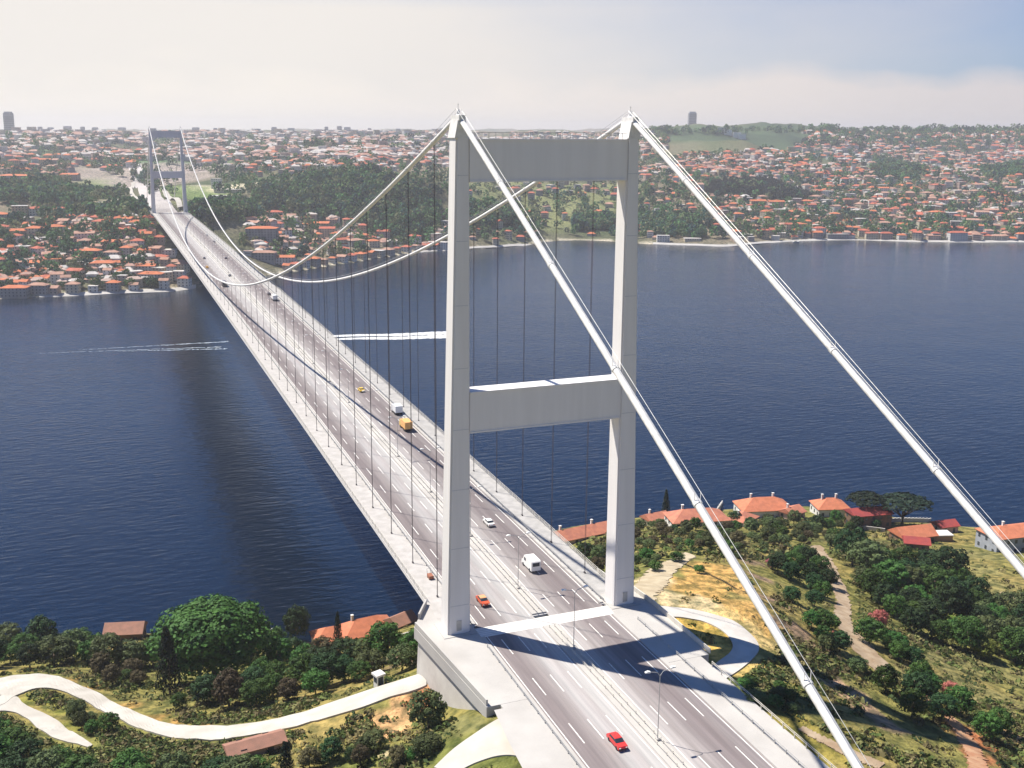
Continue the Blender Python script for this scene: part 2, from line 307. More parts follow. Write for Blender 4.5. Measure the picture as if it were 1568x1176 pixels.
for q, r, c in [((200,330),45,(.2,.24,.09)),((150,320),60,(.22,.25,.1)),((330,320),50,(.2,.24,.09)),((300,290),70,(.17,.24,.09)),((310,300),60,(.17,.24,.09)),((180,280),110,(.2,.24,.12)),((230,262),220,(.36,.31,.3)),((205,285),60,(.36,.31,.3)),
    ((60,300),60,(.09,.22,.08)),((350,285),70,(.6,.55,.42)),((170,308),40,(.6,.55,.42)),((160,312),40,(.6,.55,.42)),((130,328),30,(.55,.5,.38)),((1190,283),50,(.13,.2,.08)),((1450,245),60,(.16,.24,.1)),((1420,245),50,(.35,.3,.14)),((700,245),300,(.22,.2,.15)),((560,235),300,(.26,.2,.15)),((250,235),200,(.11,.19,.1)),
    ((1100,212),500,(.09,.14,.07)),((1180,215),400,(.11,.17,.08)),((1050,205),400,(.08,.12,.07)),((1500,196),600,(.04,.065,.06)),((1300,208),500,(.05,.08,.06)),((100,228),300,(.1,.16,.08))]:
    spot([q], r, c, soft=.6)
spot([(1290,330),(1350,310),(1420,320),(1480,330),(1540,320),(1300,300),(1380,290),(1200,345),(1150,340),(1500,300)], 130, (.24,.19,.14), soft=.7, k=.8)
spot([(760,290),(830,300),(900,290),(860,325),(800,330)], 150, (.19,.21,.10), soft=.6)
sub = Z < SEA+.25; base[sub] = np.array([.16, .15, .11])
near_quay = (Z < SEA+1.1) & (Z > SEA-.5) & isfar; base[near_quay] = np.array([.5, .46, .38])
nr, ntn = gx.shape
vs = np.concatenate([np.stack([X, Y, Z], 1), [[CAM[0], CAM[1], Hraw(np.array([CAM[0]]), np.array([CAM[1]]))[0]]]])
ii, jj = np.meshgrid(np.arange(nr-1), np.arange(ntn), indexing='ij'); j2 = (jj+1) % ntn
F = np.stack([ii*ntn+jj, ii*ntn+j2, (ii+1)*ntn+j2, (ii+1)*ntn+jj], -1).reshape(-1, 4)[:, ::-1]
me = bpy.data.meshes.new('ground'); me.vertices.add(len(vs)); me.vertices.foreach_set('co', vs.ravel()); nq = len(F)
fan = np.array([[len(vs)-1, k, (k+1) % ntn] for k in range(ntn)])[:, ::-1]
me.loops.add(nq*4+len(fan)*3); me.loops.foreach_set('vertex_index', np.concatenate([F.ravel(), fan.ravel()]).astype(np.int32)); me.polygons.add(nq+len(fan))
me.polygons.foreach_set('loop_start', np.concatenate([np.arange(nq)*4, nq*4+np.arange(len(fan))*3]).astype(np.int32)); me.polygons.foreach_set('loop_total', np.concatenate([np.full(nq, 4), np.full(len(fan), 3)]).astype(np.int32))
me.update(calc_edges=True)
a = me.color_attributes.new('col', 'FLOAT_COLOR', 'POINT'); c4 = np.ones((len(vs), 4), np.float32); c4[:n, :3] = base; c4[n, :3] = base[0]; a.data.foreach_set('color', c4.ravel())
me.polygons.foreach_set('use_smooth', np.ones(len(me.polygons), bool))
M_GROUND = mat('ground', (.45, .5, .45), (1.35, 1.25, 1.15), scale=.35, rough=.95, bump=.8, bscale=.9, vcol=True, detail=12, spec=.1, lo=.38, hi=.62)
tag(link('ground', me, M_GROUND), kind='structure')

# ------------------------------------------------------------------ materials
M_PAINT = mat('pale_grey_paint', (.70, .67, .64), (.74, .71, .68), scale=.8, rough=.5, spec=.3, stretch=(1, 1, .07), detail=9)
M_SEAM = mat('seam_paint', (.54, .53, .535), rough=.6)
M_CABLE = mat('cable_white_paint', (.60, .585, .56), (.74, .72, .69), scale=1.2, detail=9, rough=.8, spec=.15)
M_HANGER = mat('dark_hanger_rope', (.07, .06, .065), rough=.6)
M_CONC = mat('sunbleached_concrete', (.385, .365, .34), (.46, .44, .41), scale=.12, rough=.9, bump=.02, bscale=2, detail=9)
M_WALL = mat('abutment_concrete', (.46, .43, .39), (.56, .53, .48), scale=.25, rough=.9, bump=.03, bscale=1.5, detail=9)
M_WALK = mat('walkway', (.37, .35, .325), (.45, .425, .40), scale=.5, rough=.9, detail=9)
M_WALKR = mat('walkway_grey', (.31, .30, .285), (.40, .385, .365), scale=.5, rough=.9, detail=9)
M_ASPH = mat('worn_asphalt', (.70, .745, .765), (.92, .965, .985), scale=1.6, rough=.9, vcol=True, detail=12, lo=.3, hi=.7, stretch=(1, .045, 1))
M_MARK = mat('road_paint', (.80, .78, .72), (.55, .53, .5), scale=2.5, rough=.7)
M_STEEL = mat('galvanised_steel', (.36, .36, .35), (.46, .45, .43), scale=1, rough=.45, metal=.3)
M_RAILW = mat('cream_rail', (.62, .58, .5), (.5, .47, .42), scale=1, rough=.6)
M_DARK = mat('dark_rubber', (.03, .03, .035), rough=.7)
M_GLASS = mat('dark_glass', (.03, .04, .05), rough=.1, spec=.6)
M_LAMP = mat('lamp_lens', (.85, .85, .8), rough=.3)
M_DIRT = mat('dirt_track', (.30, .21, .13), (.40, .31, .21), scale=.35, rough=.95, bump=.15, bscale=1.2, detail=8)
M_PALEROAD = mat('pale_concrete_road', (.40, .37, .32), (.48, .45, .40), scale=.2, rough=.9, detail=9)
M_CLOOP = mat('loop_concrete', (.45, .42, .38), (.54, .51, .47), scale=.3, rough=.9, detail=9)

# ------------------------------------------------------------------ water
m = bpy.data.materials.new('sea_water'); m.use_nodes = True; nn = m.node_tree.nodes; l = m.node_tree.links; p = nn['Principled BSDF']
p.inputs['Roughness'].default_value = .12; p.inputs['IOR'].default_value = 1.33; p.inputs['Specular IOR Level'].default_value = .52
g = nn.new('ShaderNodeNewGeometry'); zc = nn.new('ShaderNodeTexNoise'); zc.inputs['Scale'].default_value = .004; zc.inputs['Detail'].default_value = 5; l.new(g.outputs['Position'], zc.inputs['Vector'])
mx = nn.new('ShaderNodeMix'); mx.data_type = 'RGBA'; l.new(zc.outputs[0], mx.inputs['Factor']); mx.inputs['A'].default_value = (.0001, .002, .007, 1); mx.inputs['B'].default_value = (.0002, .012, .036, 1)
l.new(mx.outputs['Result'], p.inputs['Base Color'])
def wav(scale, sx, sy, rot, dist, det, prev=None):
    mpp = nn.new('ShaderNodeMapping'); mpp.inputs['Rotation'].default_value = (0, 0, rot); mpp.inputs['Scale'].default_value = (sx, sy, 1); l.new(g.outputs['Position'], mpp.inputs[0])
    z = nn.new('ShaderNodeTexNoise'); z.inputs['Scale'].default_value = scale; z.inputs['Detail'].default_value = det; l.new(mpp.outputs[0], z.inputs['Vector'])
    b = nn.new('ShaderNodeBump'); b.inputs['Strength'].default_value = 1; b.inputs['Distance'].default_value = dist; l.new(z.outputs[0], b.inputs['Height'])
    if prev: l.new(prev, b.inputs['Normal'])
    return b.outputs[0]
l.new(wav(.02, 1, 1, .5, .7, 3, wav(.22, .55, 1.6, .3, .42, 5)), p.inputs['Normal'])
mb = MB(); mb.add([(-9000, -9000, SEA), (9000, -9000, SEA), (9000, 9000, SEA), (-9000, 9000, SEA)], [(0, 1, 2, 3)])
tag(mb.build('water', m), kind='structure')
# boat wakes
M_FOAM = mat('foam', (.62, .62, .61), (.42, .45, .48), scale=.25, rough=.8, detail=9, lo=.5, hi=.7)
M_FOAM2 = mat('thin_foam', (.40, .44, .48), (.14, .19, .25), scale=.3, rough=.8, detail=9)
def ribbon(mb, P, W, zoff=0.0, step=None, nseg=1, rag=0.0):
    secs = []
    for i, (x, y) in enumerate(P):
        a = P[max(i-1, 0)]; b = P[min(i+1, len(P)-1)]; tx, ty = b[0]-a[0], b[1]-a[1]; L = math.hypot(tx, ty) or 1; nx, ny = -ty/L, tx/L
        ww = (W[i] if isinstance(W, (list, tuple)) else W)/2*(1+random.uniform(-rag, rag)); secs.append([(x+nx*ww*k, y+ny*ww*k) for k in np.linspace(-1, 1, nseg+1)])
    return secs
WK = [0]
def wake(pa, pb, w0, w1, label, n=60, rag=.3):
    WK[0] += 1
    A = pz(*pa, SEA); B = pz(*pb, SEA); P = [(A[0]+(B[0]-A[0])*t+random.uniform(-.4, .4), A[1]+(B[1]-A[1])*t+sin(t*9)*1.2) for t in np.linspace(0, 1, n)]
    mb = MB()
    mb.strip([[(x, y, SEA+.05+.01*WK[0]) for x, y in s] for s in ribbon(mb, P, [w0+(w1-w0)*i/n for i in range(n)], rag=rag)])
    o = mb.build('wake', M_FOAM); tag(o, kind='structure'); return o
wake((508,515), (690,510), 7, 13, '', rag=.15); wake((516,519.5), (690,515.5), 6, 15, '', rag=.15)
# thin broken wake on the other side of the deck
for (a, b, w) in (((120,536),(350,523),2.2),((60,541),(345,531),1.6),((180,538),(348,534),2.4)):
    A = pz(*a, SEA); B = pz(*b, SEA); mb = MB(); N = 90; P = [(A[0]+(B[0]-A[0])*t, A[1]+(B[1]-A[1])*t+random.uniform(-.8, .8)) for t in np.linspace(0, 1, N)]
    secs = ribbon(mb, P, [w*(.25+.9*(i/N)) for i in range(N)], rag=.5); i = 0
    while i < N-2:
        k = random.randint(1, 3)+int(5*i/N); k = min(k, N-1-i)
        mb.strip([[(x, y, SEA+.05) for x, y in s] for s in secs[i:i+k+1]]); i += k+random.choice([0, 0, 1, 1])
    tag(mb.build('wake', M_FOAM2), kind='structure')

M_FROAD_ = mat('street_paving', (.34, .30, .26), (.42, .38, .33), scale=.02, rough=.9)
# ------------------------------------------------------------------ roads and paths
def drape(name, edgeA, edgeB, m, lift=.22, rag=0, n=120, across=7, px=True):
    def res(E):
        P = [at(*q) if px else Vector((q[0], q[1], 0)) for q in E]; L = [0]
        for i in range(1, len(P)): L.append(L[-1]+(P[i].xy-P[i-1].xy).length)
        out = []
        for t in np.linspace(0, L[-1], n):
            i = min(int(np.searchsorted(L, t, side='right'))-1, len(P)-2); f = (t-L[i])/max(L[i+1]-L[i], 1e-6)
            p0 = P[max(i-1, 0)]; p1 = P[i]; p2 = P[i+1]; p3 = P[min(i+2, len(P)-1)]
            out.append(tuple(.5*((2*p1[k])+(-p0[k]+p2[k])*f+(2*p0[k]-5*p1[k]+4*p2[k]-p3[k])*f*f+(-p0[k]+3*p1[k]-3*p2[k]+p3[k])*f**3) for k in (0, 1)))
        return out
    A, B = res(edgeA), res(edgeB); mb = MB(); secs = []
    for a, b in zip(A, B):
        if rag: a = (a[0]+random.uniform(-rag, rag), a[1]+random.uniform(-rag, rag)); b = (b[0]+random.uniform(-rag, rag), b[1]+random.uniform(-rag, rag))
        xs = np.linspace(a[0], b[0], across); ys = np.linspace(a[1], b[1], across); z = H(xs, ys); zz = z+lift*1.6
        secs.append([(x, y, q) for x, y, q in zip(xs, ys, zz)])
    secs = [[(*s[0][:2], s[0][2]-.5)]+s+[(*s[-1][:2], s[-1][2]-.5)] for s in secs]
    mb.strip(secs); o = mb.build(name, m, smooth=False); tag(o, kind='structure'); return o
drape('road', [(-230,1085),(-130,1066),(-60,1052),(0,1040),(30,1035),(75,1035),(110,1045),(150,1062),(200,1088),(240,1105),(300,1113),(360,1112),(420,1103),(500,1080),(560,1060),(620,1041),(653,1031)],
      [(-230,1125),(-130,1110),(-60,1096),(0,1082),(24,1067),(60,1055),(90,1058),(120,1070),(160,1092),(200,1112),(250,1128),(300,1133),(360,1131),(420,1121),(500,1101),(560,1083),(620,1063),(653,1051)], M_PALEROAD)
drape('road', [(0,1079),(24,1068),(40,1081),(80,1100),(112,1122),(142,1142)], [(-30,1096),(10,1090),(44,1103),(68,1122),(98,1136),(136,1146)], M_PALEROAD, lift=.18)
drape('road', [(1000,928),(1030,931),(1060,934),(1100,944),(1130,956),(1155,978),(1162,995),(1150,1012),(1128,1030),(1102,1048)],
      [(1020,946),(1040,946),(1060,949),(1078,953),(1100,963),(1115,975),(1122,988),(1118,1000),(1100,1014),(1078,1030)], M_CLOOP, lift=.15)
drape('path', [(958,915),(985,882),(1005,866),(1050,846)], [(1000,925),(1020,895),(1030,880),(1064,852)], mat('pale_dirt', (.36, .29, .19), (.45, .38, .26), scale=.4, rough=.95), lift=.1, rag=.6)
drape('path', [(1240,836),(1260,868),(1276,900),(1281,925),(1277,950),(1300,985),(1330,1018),(1355,1040)], [(1256,836),(1280,868),(1294,900),(1302,930),(1304,958),(1330,985),(1352,1010),(1374,1034)], M_DIRT, lift=.1, rag=.55)
drape('path', [(1412,1068),(1438,1092),(1462,1118),(1478,1150),(1490,1185)], [(1420,1066),(1448,1090),(1474,1114),(1496,1142),(1516,1185)], mat('red_dirt', (.36,.17,.09), (.44,.27,.16), scale=.5, rough=.95), lift=.1, rag=.6)
drape('path', [(1530,912),(1550,922),(1580,936)], [(1534,907),(1556,915),(1585,928)], M_DIRT, lift=.1, rag=.5)
drape('road', [(1222,1118),(1262,1140),(1300,1160),(1345,1178)], [(1230,1113),(1270,1133),(1312,1152),(1356,1170)], M_DIRT, lift=.1, rag=.3)
drape('path', [(-19,-30),(-24,-31),(-29,-32),(-33,-34)], [(-18,-46),(-22,-40),(-27,-38),(-31,-38)], M_PALEROAD, lift=.15, px=False)
# quay along the far shore
for E_ in ([(1245,350),(1330,346),(1420,350),(1500,344),(1575,347)],[(1240,303),(1300,316),(1380,312),(1470,322),(1575,312)],[(1090,262),(1170,258),(1270,264),(1340,256),(1420,258)],[(1340,232),(1420,240),(1500,234),(1575,240)],[(1300,350),(1310,330),(1335,312),(1330,290),(1350,270)],[(1450,350),(1470,330),(1460,310),(1490,290)],[(10,436),(90,420),(180,405),(240,392)],[(60,372),(130,362),(200,352)],[(20,410),(60,395),(120,385),(150,360)]):
    drape('street', E_, [(a, b_-1.6) if abs(E_[-1][0]-E_[0][0]) > 80 else (a+2.2, b_) for a, b_ in E_], M_FROAD_, lift=.5, n=60, across=3)
drape('quay', [(x, y+1.5) for x, y in [(60,455),(150,451),(250,447),(300,441)]], [(60,451),(150,447),(250,443),(300,437)], M_CONC, lift=.6)
drape('quay', [(640,387),(700,383.5),(760,379.5),(800,377.5),(880,376)], [(640,384),(700,380.5),(760,376.5),(800,374.5),(880,373)], M_CONC, lift=.6)
drape('quay', [(1000,375),(1060,377),(1120,378),(1180,373),(1250,369.5),(1330,370.5),(1400,371.5),(1480,372),(1575,372.5)], [(1000,372),(1060,374),(1120,375),(1180,370),(1250,366.5),(1330,367.5),(1400,368.5),(1480,369),(1575,369.5)], M_CONC, lift=.6)
# far motorway and its slip roads
M_FROAD = mat('far_road', (.42, .38, .36), (.5, .46, .43), scale=.02, rough=.9)
drape('motorway', [(238,330),(228,318),(214,300),(206,285),(200,268),(196,254)], [(281,326),(262,312),(246,298),(236,282),(226,266),(216,252)], M_FROAD, lift=1.2, across=7)
drape('road', [(236,331),(224,318),(210,304),(203,290),(207,281)], [(231,332),(217,320),(204,306),(198,292),(201,281)], M_PALEROAD, lift=1.6)
drape('road', [(272,322),(255,306),(247,292)], [(280,320),(262,304),(252,290)], M_PALEROAD, lift=2)
drape('road', [(150,318),(180,322),(232,324)], [(152,320),(182,325),(233,328)], M_FROAD, lift=1)
drape('road', [(290,333),(310,330),(338,322)], [(290,335),(312,332),(338,324)], M_PALEROAD, lift=1)
drape('road', [(1210,264),(1221,275),(1228,290),(1231,310)], [(1215,263),(1226,274),(1232,290),(1235,310)], M_DIRT, lift=1)

# ------------------------------------------------------------------ the bridge
LM = 1092.5; HT = 97.5; CAMB = 2.2
def zd(y): return 4*CAMB*(y/LM)*(1-y/LM) if 0 < y < LM else 0.0
YS = [-5.0, 0.0]+[LM*k/72 for k in range(1, 73)]+[LM+6]
bridge = empty('suspension_bridge', (0, 0, 0), 0, 'long pale grey suspension bridge with two portal towers carrying a motorway over the strait', 'bridge')
mb = MB(); sec = [(-19.9, -.35), (-19.9, -.75), (-17, -1.2), (-13.5, -3.2), (13.5, -3.2), (17, -1.2), (19.9, -.75), (19.9, -.35), (19.9, 0), (-19.9, 0)]
sec = [(-19.9, 0), (-19.9, -.6), (-17, -1.2), (-13.5, -3.2), (13.5, -3.2), (17, -1.2), (19.9, -.6), (19.9, 0)]
mb.loft([[(x, y, z+zd(y)) for x, z in sec] for y in YS[1:]]); mb.build('deck_girder', M_PAINT, bridge)
def longstrip(mb, x0, x1, z, ys, thick=None):
    for a, b in zip(ys[:-1], ys[1:]):
        za, zb = zd(a)+z, zd(b)+z
        if thick: mb.add([(x0,a,za-thick),(x1,a,za-thick),(x1,b,zb-thick),(x0,b,zb-thick),(x0,a,za),(x1,a,za),(x1,b,zb),(x0,b,zb)], [(0,3,2,1),(4,5,6,7),(1,2,6,5),(3,0,4,7)]+([(0,1,5,4)] if a == ys[0] else [])+([(2,3,7,6)] if b == ys[-1] else []))
        else: mb.add([(x0,a,za),(x1,a,za),(x1,b,zb),(x0,b,zb)], [(0,1,2,3)])
DY = [0.3]+[LM*k/72 for k in range(1, 73)]+[LM+6]
for s, nm, mm in ((-1, 'walkway', M_WALK), (1, 'walkway', M_WALKR)):
    b = MB(); longstrip(b, *sorted((s*14.25, s*19.9)), .12, DY, .12); b.build(nm, mm, bridge)
    b = MB(); longstrip(b, *sorted((s*13.6, s*14.25)), .34, DY, .34); b.build('kerb', M_CONC, bridge)
    b = MB(); y = 2.0
    while y < LM: b.box(s*14.5-.06, s*14.5+.06, y-.06, y+.06, zd(y)+.1, zd(y)+.85); y += 4
    longstrip(b, s*14.5-.05, s*14.5+.05, .9, DY, .28); b.build('guard_rail', M_STEEL, bridge)
    b = MB(); y = 7.0
    y0r = 13 if s < 0 else 5
    yr = [max(y0r, 0.3)]+[q for q in DY if q > y0r]
    while y < LM: 
        if y > y0r: b.box(s*19.7-.05, s*19.7+.05, y-.05, y+.05, zd(y)+.1, zd(y)+1.2)
        y += 3
    for zz in (.5, .85, 1.25): longstrip(b, s*19.7-.04, s*19.7+.04, zz, yr, .07)
    b.build('railing', M_RAILW, bridge)
# asphalt: lane by lane wear, colour belongs to the surfacing
def asph(mb, side, ys, cols, x_in=1.55, x_out=13.6):
    xs = np.linspace(x_in, x_out, len(cols)); 
    for a, b in zip(ys[:-1], ys[1:]):
        for k in range(len(xs)-1):
            x0, x1 = side*xs[k], side*xs[k+1]; bse = len(mb.v)
            q = [(x0,a,zd(a)+.05),(x1,a,zd(a)+.05),(x1,b,zd(b)+.05),(x0,b,zd(b)+.05)]; c = [cols[k], cols[k+1], cols[k+1], cols[k]]
            mb.v += q; mb.c += c; mb.f.append((bse, bse+1, bse+2, bse+3) if side > 0 else (bse, bse+3, bse+2, bse+1)); mb.mi.append(0)
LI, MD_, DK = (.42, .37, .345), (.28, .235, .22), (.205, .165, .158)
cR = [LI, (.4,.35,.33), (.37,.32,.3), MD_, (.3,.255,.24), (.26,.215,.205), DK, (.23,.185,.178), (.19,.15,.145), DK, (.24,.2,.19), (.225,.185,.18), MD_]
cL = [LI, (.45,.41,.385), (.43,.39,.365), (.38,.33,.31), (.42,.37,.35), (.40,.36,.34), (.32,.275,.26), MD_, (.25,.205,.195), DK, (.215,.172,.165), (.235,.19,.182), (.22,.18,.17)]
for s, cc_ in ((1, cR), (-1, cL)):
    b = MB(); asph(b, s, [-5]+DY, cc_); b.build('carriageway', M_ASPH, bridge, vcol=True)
b = MB()
YJ0, YJ1 = -5.0, -1.2
for s in (-1, 1):
    for lx in (4.15, 7.55, 10.95):
        y = 2.2
        while y < LM-8: longstrip(b, s*lx-.1, s*lx+.1, .062, [y, y+6]); y += 15.2
    longstrip(b, *sorted((s*13.05, s*13.25)), .062, DY); longstrip(b, *sorted((s*1.9, s*2.1)), .062, DY)
b.build('lane_markings', M_MARK, bridge)
b = MB(); longstrip(b, -1.55, 1.55, .3, DY, .3); b.build('median_kerb', M_CONC, bridge)
b = MB()
for s in (-.55, .55):
    longstrip(b, s-.04, s+.04, .85, DY, .2); y = 2.0
    while y < LM: b.box(s-.05, s+.05, y-.05, y+.05, zd(y)+.3, zd(y)+.8); y += 4
b.build('median_barrier', M_RAILW, bridge)
b = MB(); b.box(-15.6, 15.6, YJ0, YJ1, -.3, .075); b.build('expansion_joint', mat('joint_concrete', (.66, .63, .58), (.74, .71, .66), scale=.6, rough=.9, detail=8), bridge)
b = MB()
for k in range(5): b.box(-15.6, 15.6, YJ0+.5+k*.7, YJ0+.62+k*.7, .078, .09)
b.build('joint_grating', M_STEEL, bridge)

def tower(y0, zb=-2.0, near_=True):
    base = MB()
    for s in (-1, 1): base.box(s*17.9-3.3, s*17.9+3.3, y0-3.3, y0+3.3, zb-2.5, zb+2.25 if near_ else zb+2.0)
    base.box(-14.62, 14.62, y0-2, y0+2, zb-2.4, -3.4)
    t = base.build('tower', M_CONC, bridge)
    def halfsec(s, z):
        k = max(0, min(1, z/93.5)); xi = 15.55; xo = 20.15-2.1*k; dy = 2.35-.35*k; e = .32
        return [(s*xi, y0-dy+e), (s*(xi+e), y0-dy+e), (s*(xi+e), y0-dy), (s*(xo-e), y0-dy), (s*(xo-e), y0-dy+e), (s*xo, y0-dy+e), (s*xo, y0+dy-e), (s*(xo-e), y0+dy-e), (s*(xo-e), y0+dy), (s*(xi+e), y0+dy), (s*(xi+e), y0+dy-e), (s*xi, y0+dy-e)]
    for s in (-1, 1):
        b = MB(); zs = [zb+.2] + [k*8.5 for k in range(1, 12)]; zs = [z for z in zs if z < 93]+[93.7]
        b.loft([[(x, y, z) for x, y in (halfsec(s, z) if s > 0 else halfsec(s, z)[::-1])] for z in zs])
        lg = b.build('leg', M_PAINT, t)
        b = MB()      # bolted flange at the foot and field joints
        for z, g_, hh in [(zb+.2+.05, .35, .5)]:
            q = halfsec(s, 0); xa, xb = min(p[0] for p in q), max(p[0] for p in q); b.box(xa-g_, xb+g_, y0-2.35-g_, y0+2.35+g_, z, z+hh)
        b.build('base_plate', M_STEEL, lg)
        for z in [k*11.6+6 for k in range(8)]:
            b = MB(); q = halfsec(s, z); xa, xb = min(p[0] for p in q)+.32, max(p[0] for p in q)-.32; dy = 2.35-.35*max(0, z/93.5)
            b.box(xa, xb, y0-dy-.03, y0-dy-.002, z, z+.12); b.build('plate_seam', M_SEAM, lg)
        b = MB(); b.box(s*17.9-.5, s*17.9+.5, y0-2.42, y0-2.36, .9, 3.0); b.build('hatch', M_STEEL, lg)
        b = MB(); cx = s*17.0       # gabled saddle housing with a small mast
        b.prism([(cx-1.3, 93.72), (cx+1.3, 93.72), (cx+.75, 96.7), (cx-.75, 96.7)], y0-2.0, y0+2.0)
        sd = b.build('saddle_housing', M_CABLE, t)
        b = MB(); b.box(cx-.6, cx+.6, y0-2.3, y0+2.3, 96.72, 97.6); b.lathe([(.4, 97.61), (.3, 98.3), (.12, 98.6)], 10, cx, y0); b.build('saddle_cap', M_CABLE, sd)
        b = MB(); b.tube([(cx, y0, 98.55), (cx, y0, 99.6)], .04, 6); b.tube([(cx, y0-.3, 99.4), (cx, y0+.3, 99.4)], .04, 5); b.build('mast', M_STEEL, sd)
    for zl, zh, dy in ((86.0, 93.55, 1.9), (39.9, 47.8, 2.0)):
        b = MB(); xw = 15.53
        b.box(-xw, xw, y0-dy, y0+dy, zl, zh)
        cb = b.build('cross_beam', M_PAINT, t)
        b = MB()
        for zz in (zl, zh-.32): b.box(-xw+.01, xw-.01, y0-dy-.12, y0-dy-.003, zz+.02, zz+.34)
        b.build('flange', M_PAINT, cb)
        if zl < 60: continue
        b = MB()
        for s in (-1, 1):
            for yy in (y0-dy+.15, y0+dy-.15): b.tube([(-xw, yy, zh+1.1), (xw, yy, zh+1.1)], .04, 5)
            for k in range(12): xx = -xw+1+k*(2*xw-2)/11; b.box(xx-.04, xx+.04, y0+s*(dy-.15)-.04, y0+s*(dy-.15)+.04, zh, zh+1.1)
        b.build('hand_rail', M_STEEL, cb)
    b = MB(); b.box(19.4, 19.9, y0-.9, y0-.4, 3, 86); 
    return t
tower(0.0); tower(LM, -2.0, False)

CZ = CAMB+5.25
def cabz(y): return CZ+(HT-CZ)*(2*y/LM-1)**2
for s in (-1, 1):
    x = s*16.95; pts = [(x, -212, -16)]
    pts = [(x, -205+k*205/14, HT+(-205+k*205/14)*.5385-1.1*4*((-205+k*205/14)/205)*(1+(-205+k*205/14)/205)) for k in range(14)]
    pts += [(x, LM*k/110, cabz(LM*k/110)) for k in range(0, 111)]
    pts += [(x, LM+k*20, HT-k*20*.5385) for k in range(1, 10)]
    b = MB(); b.tube(pts, .47, 10); c = b.build('main_cable', M_CABLE, bridge, smooth=True)
    b = MB()
    for dx in (-.38, .38): b.tube([(p[0]+dx, p[1], p[2]+1.25) for p in pts], .035, 4)
    b.build('hand_rope', M_STEEL, c)
    for k in range(60):
        b = MB(); y = 14.45+18.03*k; z = cabz(y); sl_ = 2*(HT-CZ)*(2*y/LM-1)*2/LM; d = Vector((0, 1, sl_)).normalized()*.45
        b.tube([(x, y-d.y, z-d.z), (x, y+d.y, z+d.z)], .55, 10); b.build('cable_band', M_CABLE, c)
    for i in range(1, 10):
        b = MB(); p0 = Vector(pts[14])+(Vector(pts[0])-Vector(pts[14]))*(i/10.0)
        q = min(range(13), key=lambda k: abs(pts[k][1]-p0.y)); f = (p0.y-pts[q][1])/(pts[q+1][1]-pts[q][1]); pc = Vector(pts[q]).lerp(Vector(pts[q+1]), f); d = (Vector(pts[q+1])-Vector(pts[q])).normalized()*.3
        b.tube([pc-d, pc+d], .54, 10); b.box(x-.42, x-.36, pc.y-.03, pc.y+.03, pc.z, pc.z+1.3); b.box(x+.36, x+.42, pc.y-.03, pc.y+.03, pc.z, pc.z+1.3); b.build('cable_band', M_CABLE, c)
hang = []
for k in range(60):
    for s in (-1, 1): hang.append((14.45+18.03*k, s))
rest = MB(); prot = {}
for i, (y, s) in enumerate(hang):
    x = s*16.9; zt = cabz(y)-.3; zb_ = zd(y)+.15; b = MB() if i < 100 else rest
    for dy in (-.2, .2): b.tube([(x, y+dy, zb_), (x, y+dy, zt)], .046, 5)
    b.box(x-.15, x+.15, y-.3, y+.3, zb_-.05, zb_+.25)
    if i < 100: b.build('hanger', M_HANGER, bridge)
tag(rest.build('hanger', M_HANGER, bridge), kind='stuff')

# anchor blocks, abutment, approach road
for s in (-1, 1):
    b = MB(); cx = s*16.95; b.prism([(-226, -20), (-192, -20), (-192, -8), (-200, -6.5), (-212, -1), (-226, -1)], cx-5, cx+5, axis='x')
    tag(b.build('anchor_block', M_WALL), f'concrete anchor block holding the backstay cable on the {"serpentine road" if s<0 else "dry hillside"} side', 'anchorage', 'cable anchor blocks of the bridge')
# plinth outline (deck level) around the tower
ab = empty('bridge_abutment', (0, 0, 0), 0, 'big pale concrete abutment platform under the near tower feet', 'abutment')
wall_poly = [(-20.2,12.0),(-23.4,5.8),(-24.9,3.2),(-24.6,2.2),(-21.6,-28.4),(-18.2,-28.4),(-15,-1.0),(-15,2.4),(-14.2,4.2),(-14.2,12.0)]
b = MB(); P = [(-15,-6),(-15,3.0),(-19.5,6.0),(-23.2,6.0),(-24.5,3.0),(-24.3,2.0),(-21.3,-28.0),(-15,-28.0)][::-1]
b.add([(x+(-1.0 if x < -20 else 0)*(1 if y < 4 else .4), y, -21) for x, y in P]+[(x, y, -2.2) for x, y in P], [tuple(range(len(P))), tuple(range(2*len(P)-1, len(P)-1, -1))]+[(i, i+len(P), (i+1) % len(P)+len(P), (i+1) % len(P)) for i in range(len(P))])
b.build('wall', M_WALL, ab)
b = MB(); Q = [(-14.31,-28.3),(-14.31,12.0),(-20.2,12.0),(-23.6,6.2),(-25.2,3.4),(-25.0,2.2),(-21.9,-28.3)]
b.prism(Q, -2.19, .15, 'z'); b.build('deck_slab', M_CONC, ab)
b = MB()   # parapets
def parapet(b, P, t=.35, h=1.15, z0=.155):
    for (x0, y0_), (x1, y1_) in zip(P[:-1], P[1:]):
        d = Vector((x1-x0, y1_-y0_)); n_ = Vector((-d.y, d.x)).normalized()*t/2
        b.add([(x0-n_.x,y0_-n_.y,z0),(x1-n_.x,y1_-n_.y,z0),(x1+n_.x,y1_+n_.y,z0),(x0+n_.x,y0_+n_.y,z0),(x0-n_.x,y0_-n_.y,z0+h),(x1-n_.x,y1_-n_.y,z0+h),(x1+n_.x,y1_+n_.y,z0+h),(x0+n_.x,y0_+n_.y,z0+h)],
              [(0,3,2,1),(4,5,6,7),(0,1,5,4),(1,2,6,5),(2,3,7,6),(3,0,4,7)])
parapet(b, [(-20.1, 12), (-23.35, 6.3)]); parapet(b, [(-24.95, 3.2), (-24.75, 2.2), (-21.7, -28.0)]); b.build('parapet', M_CONC, ab)
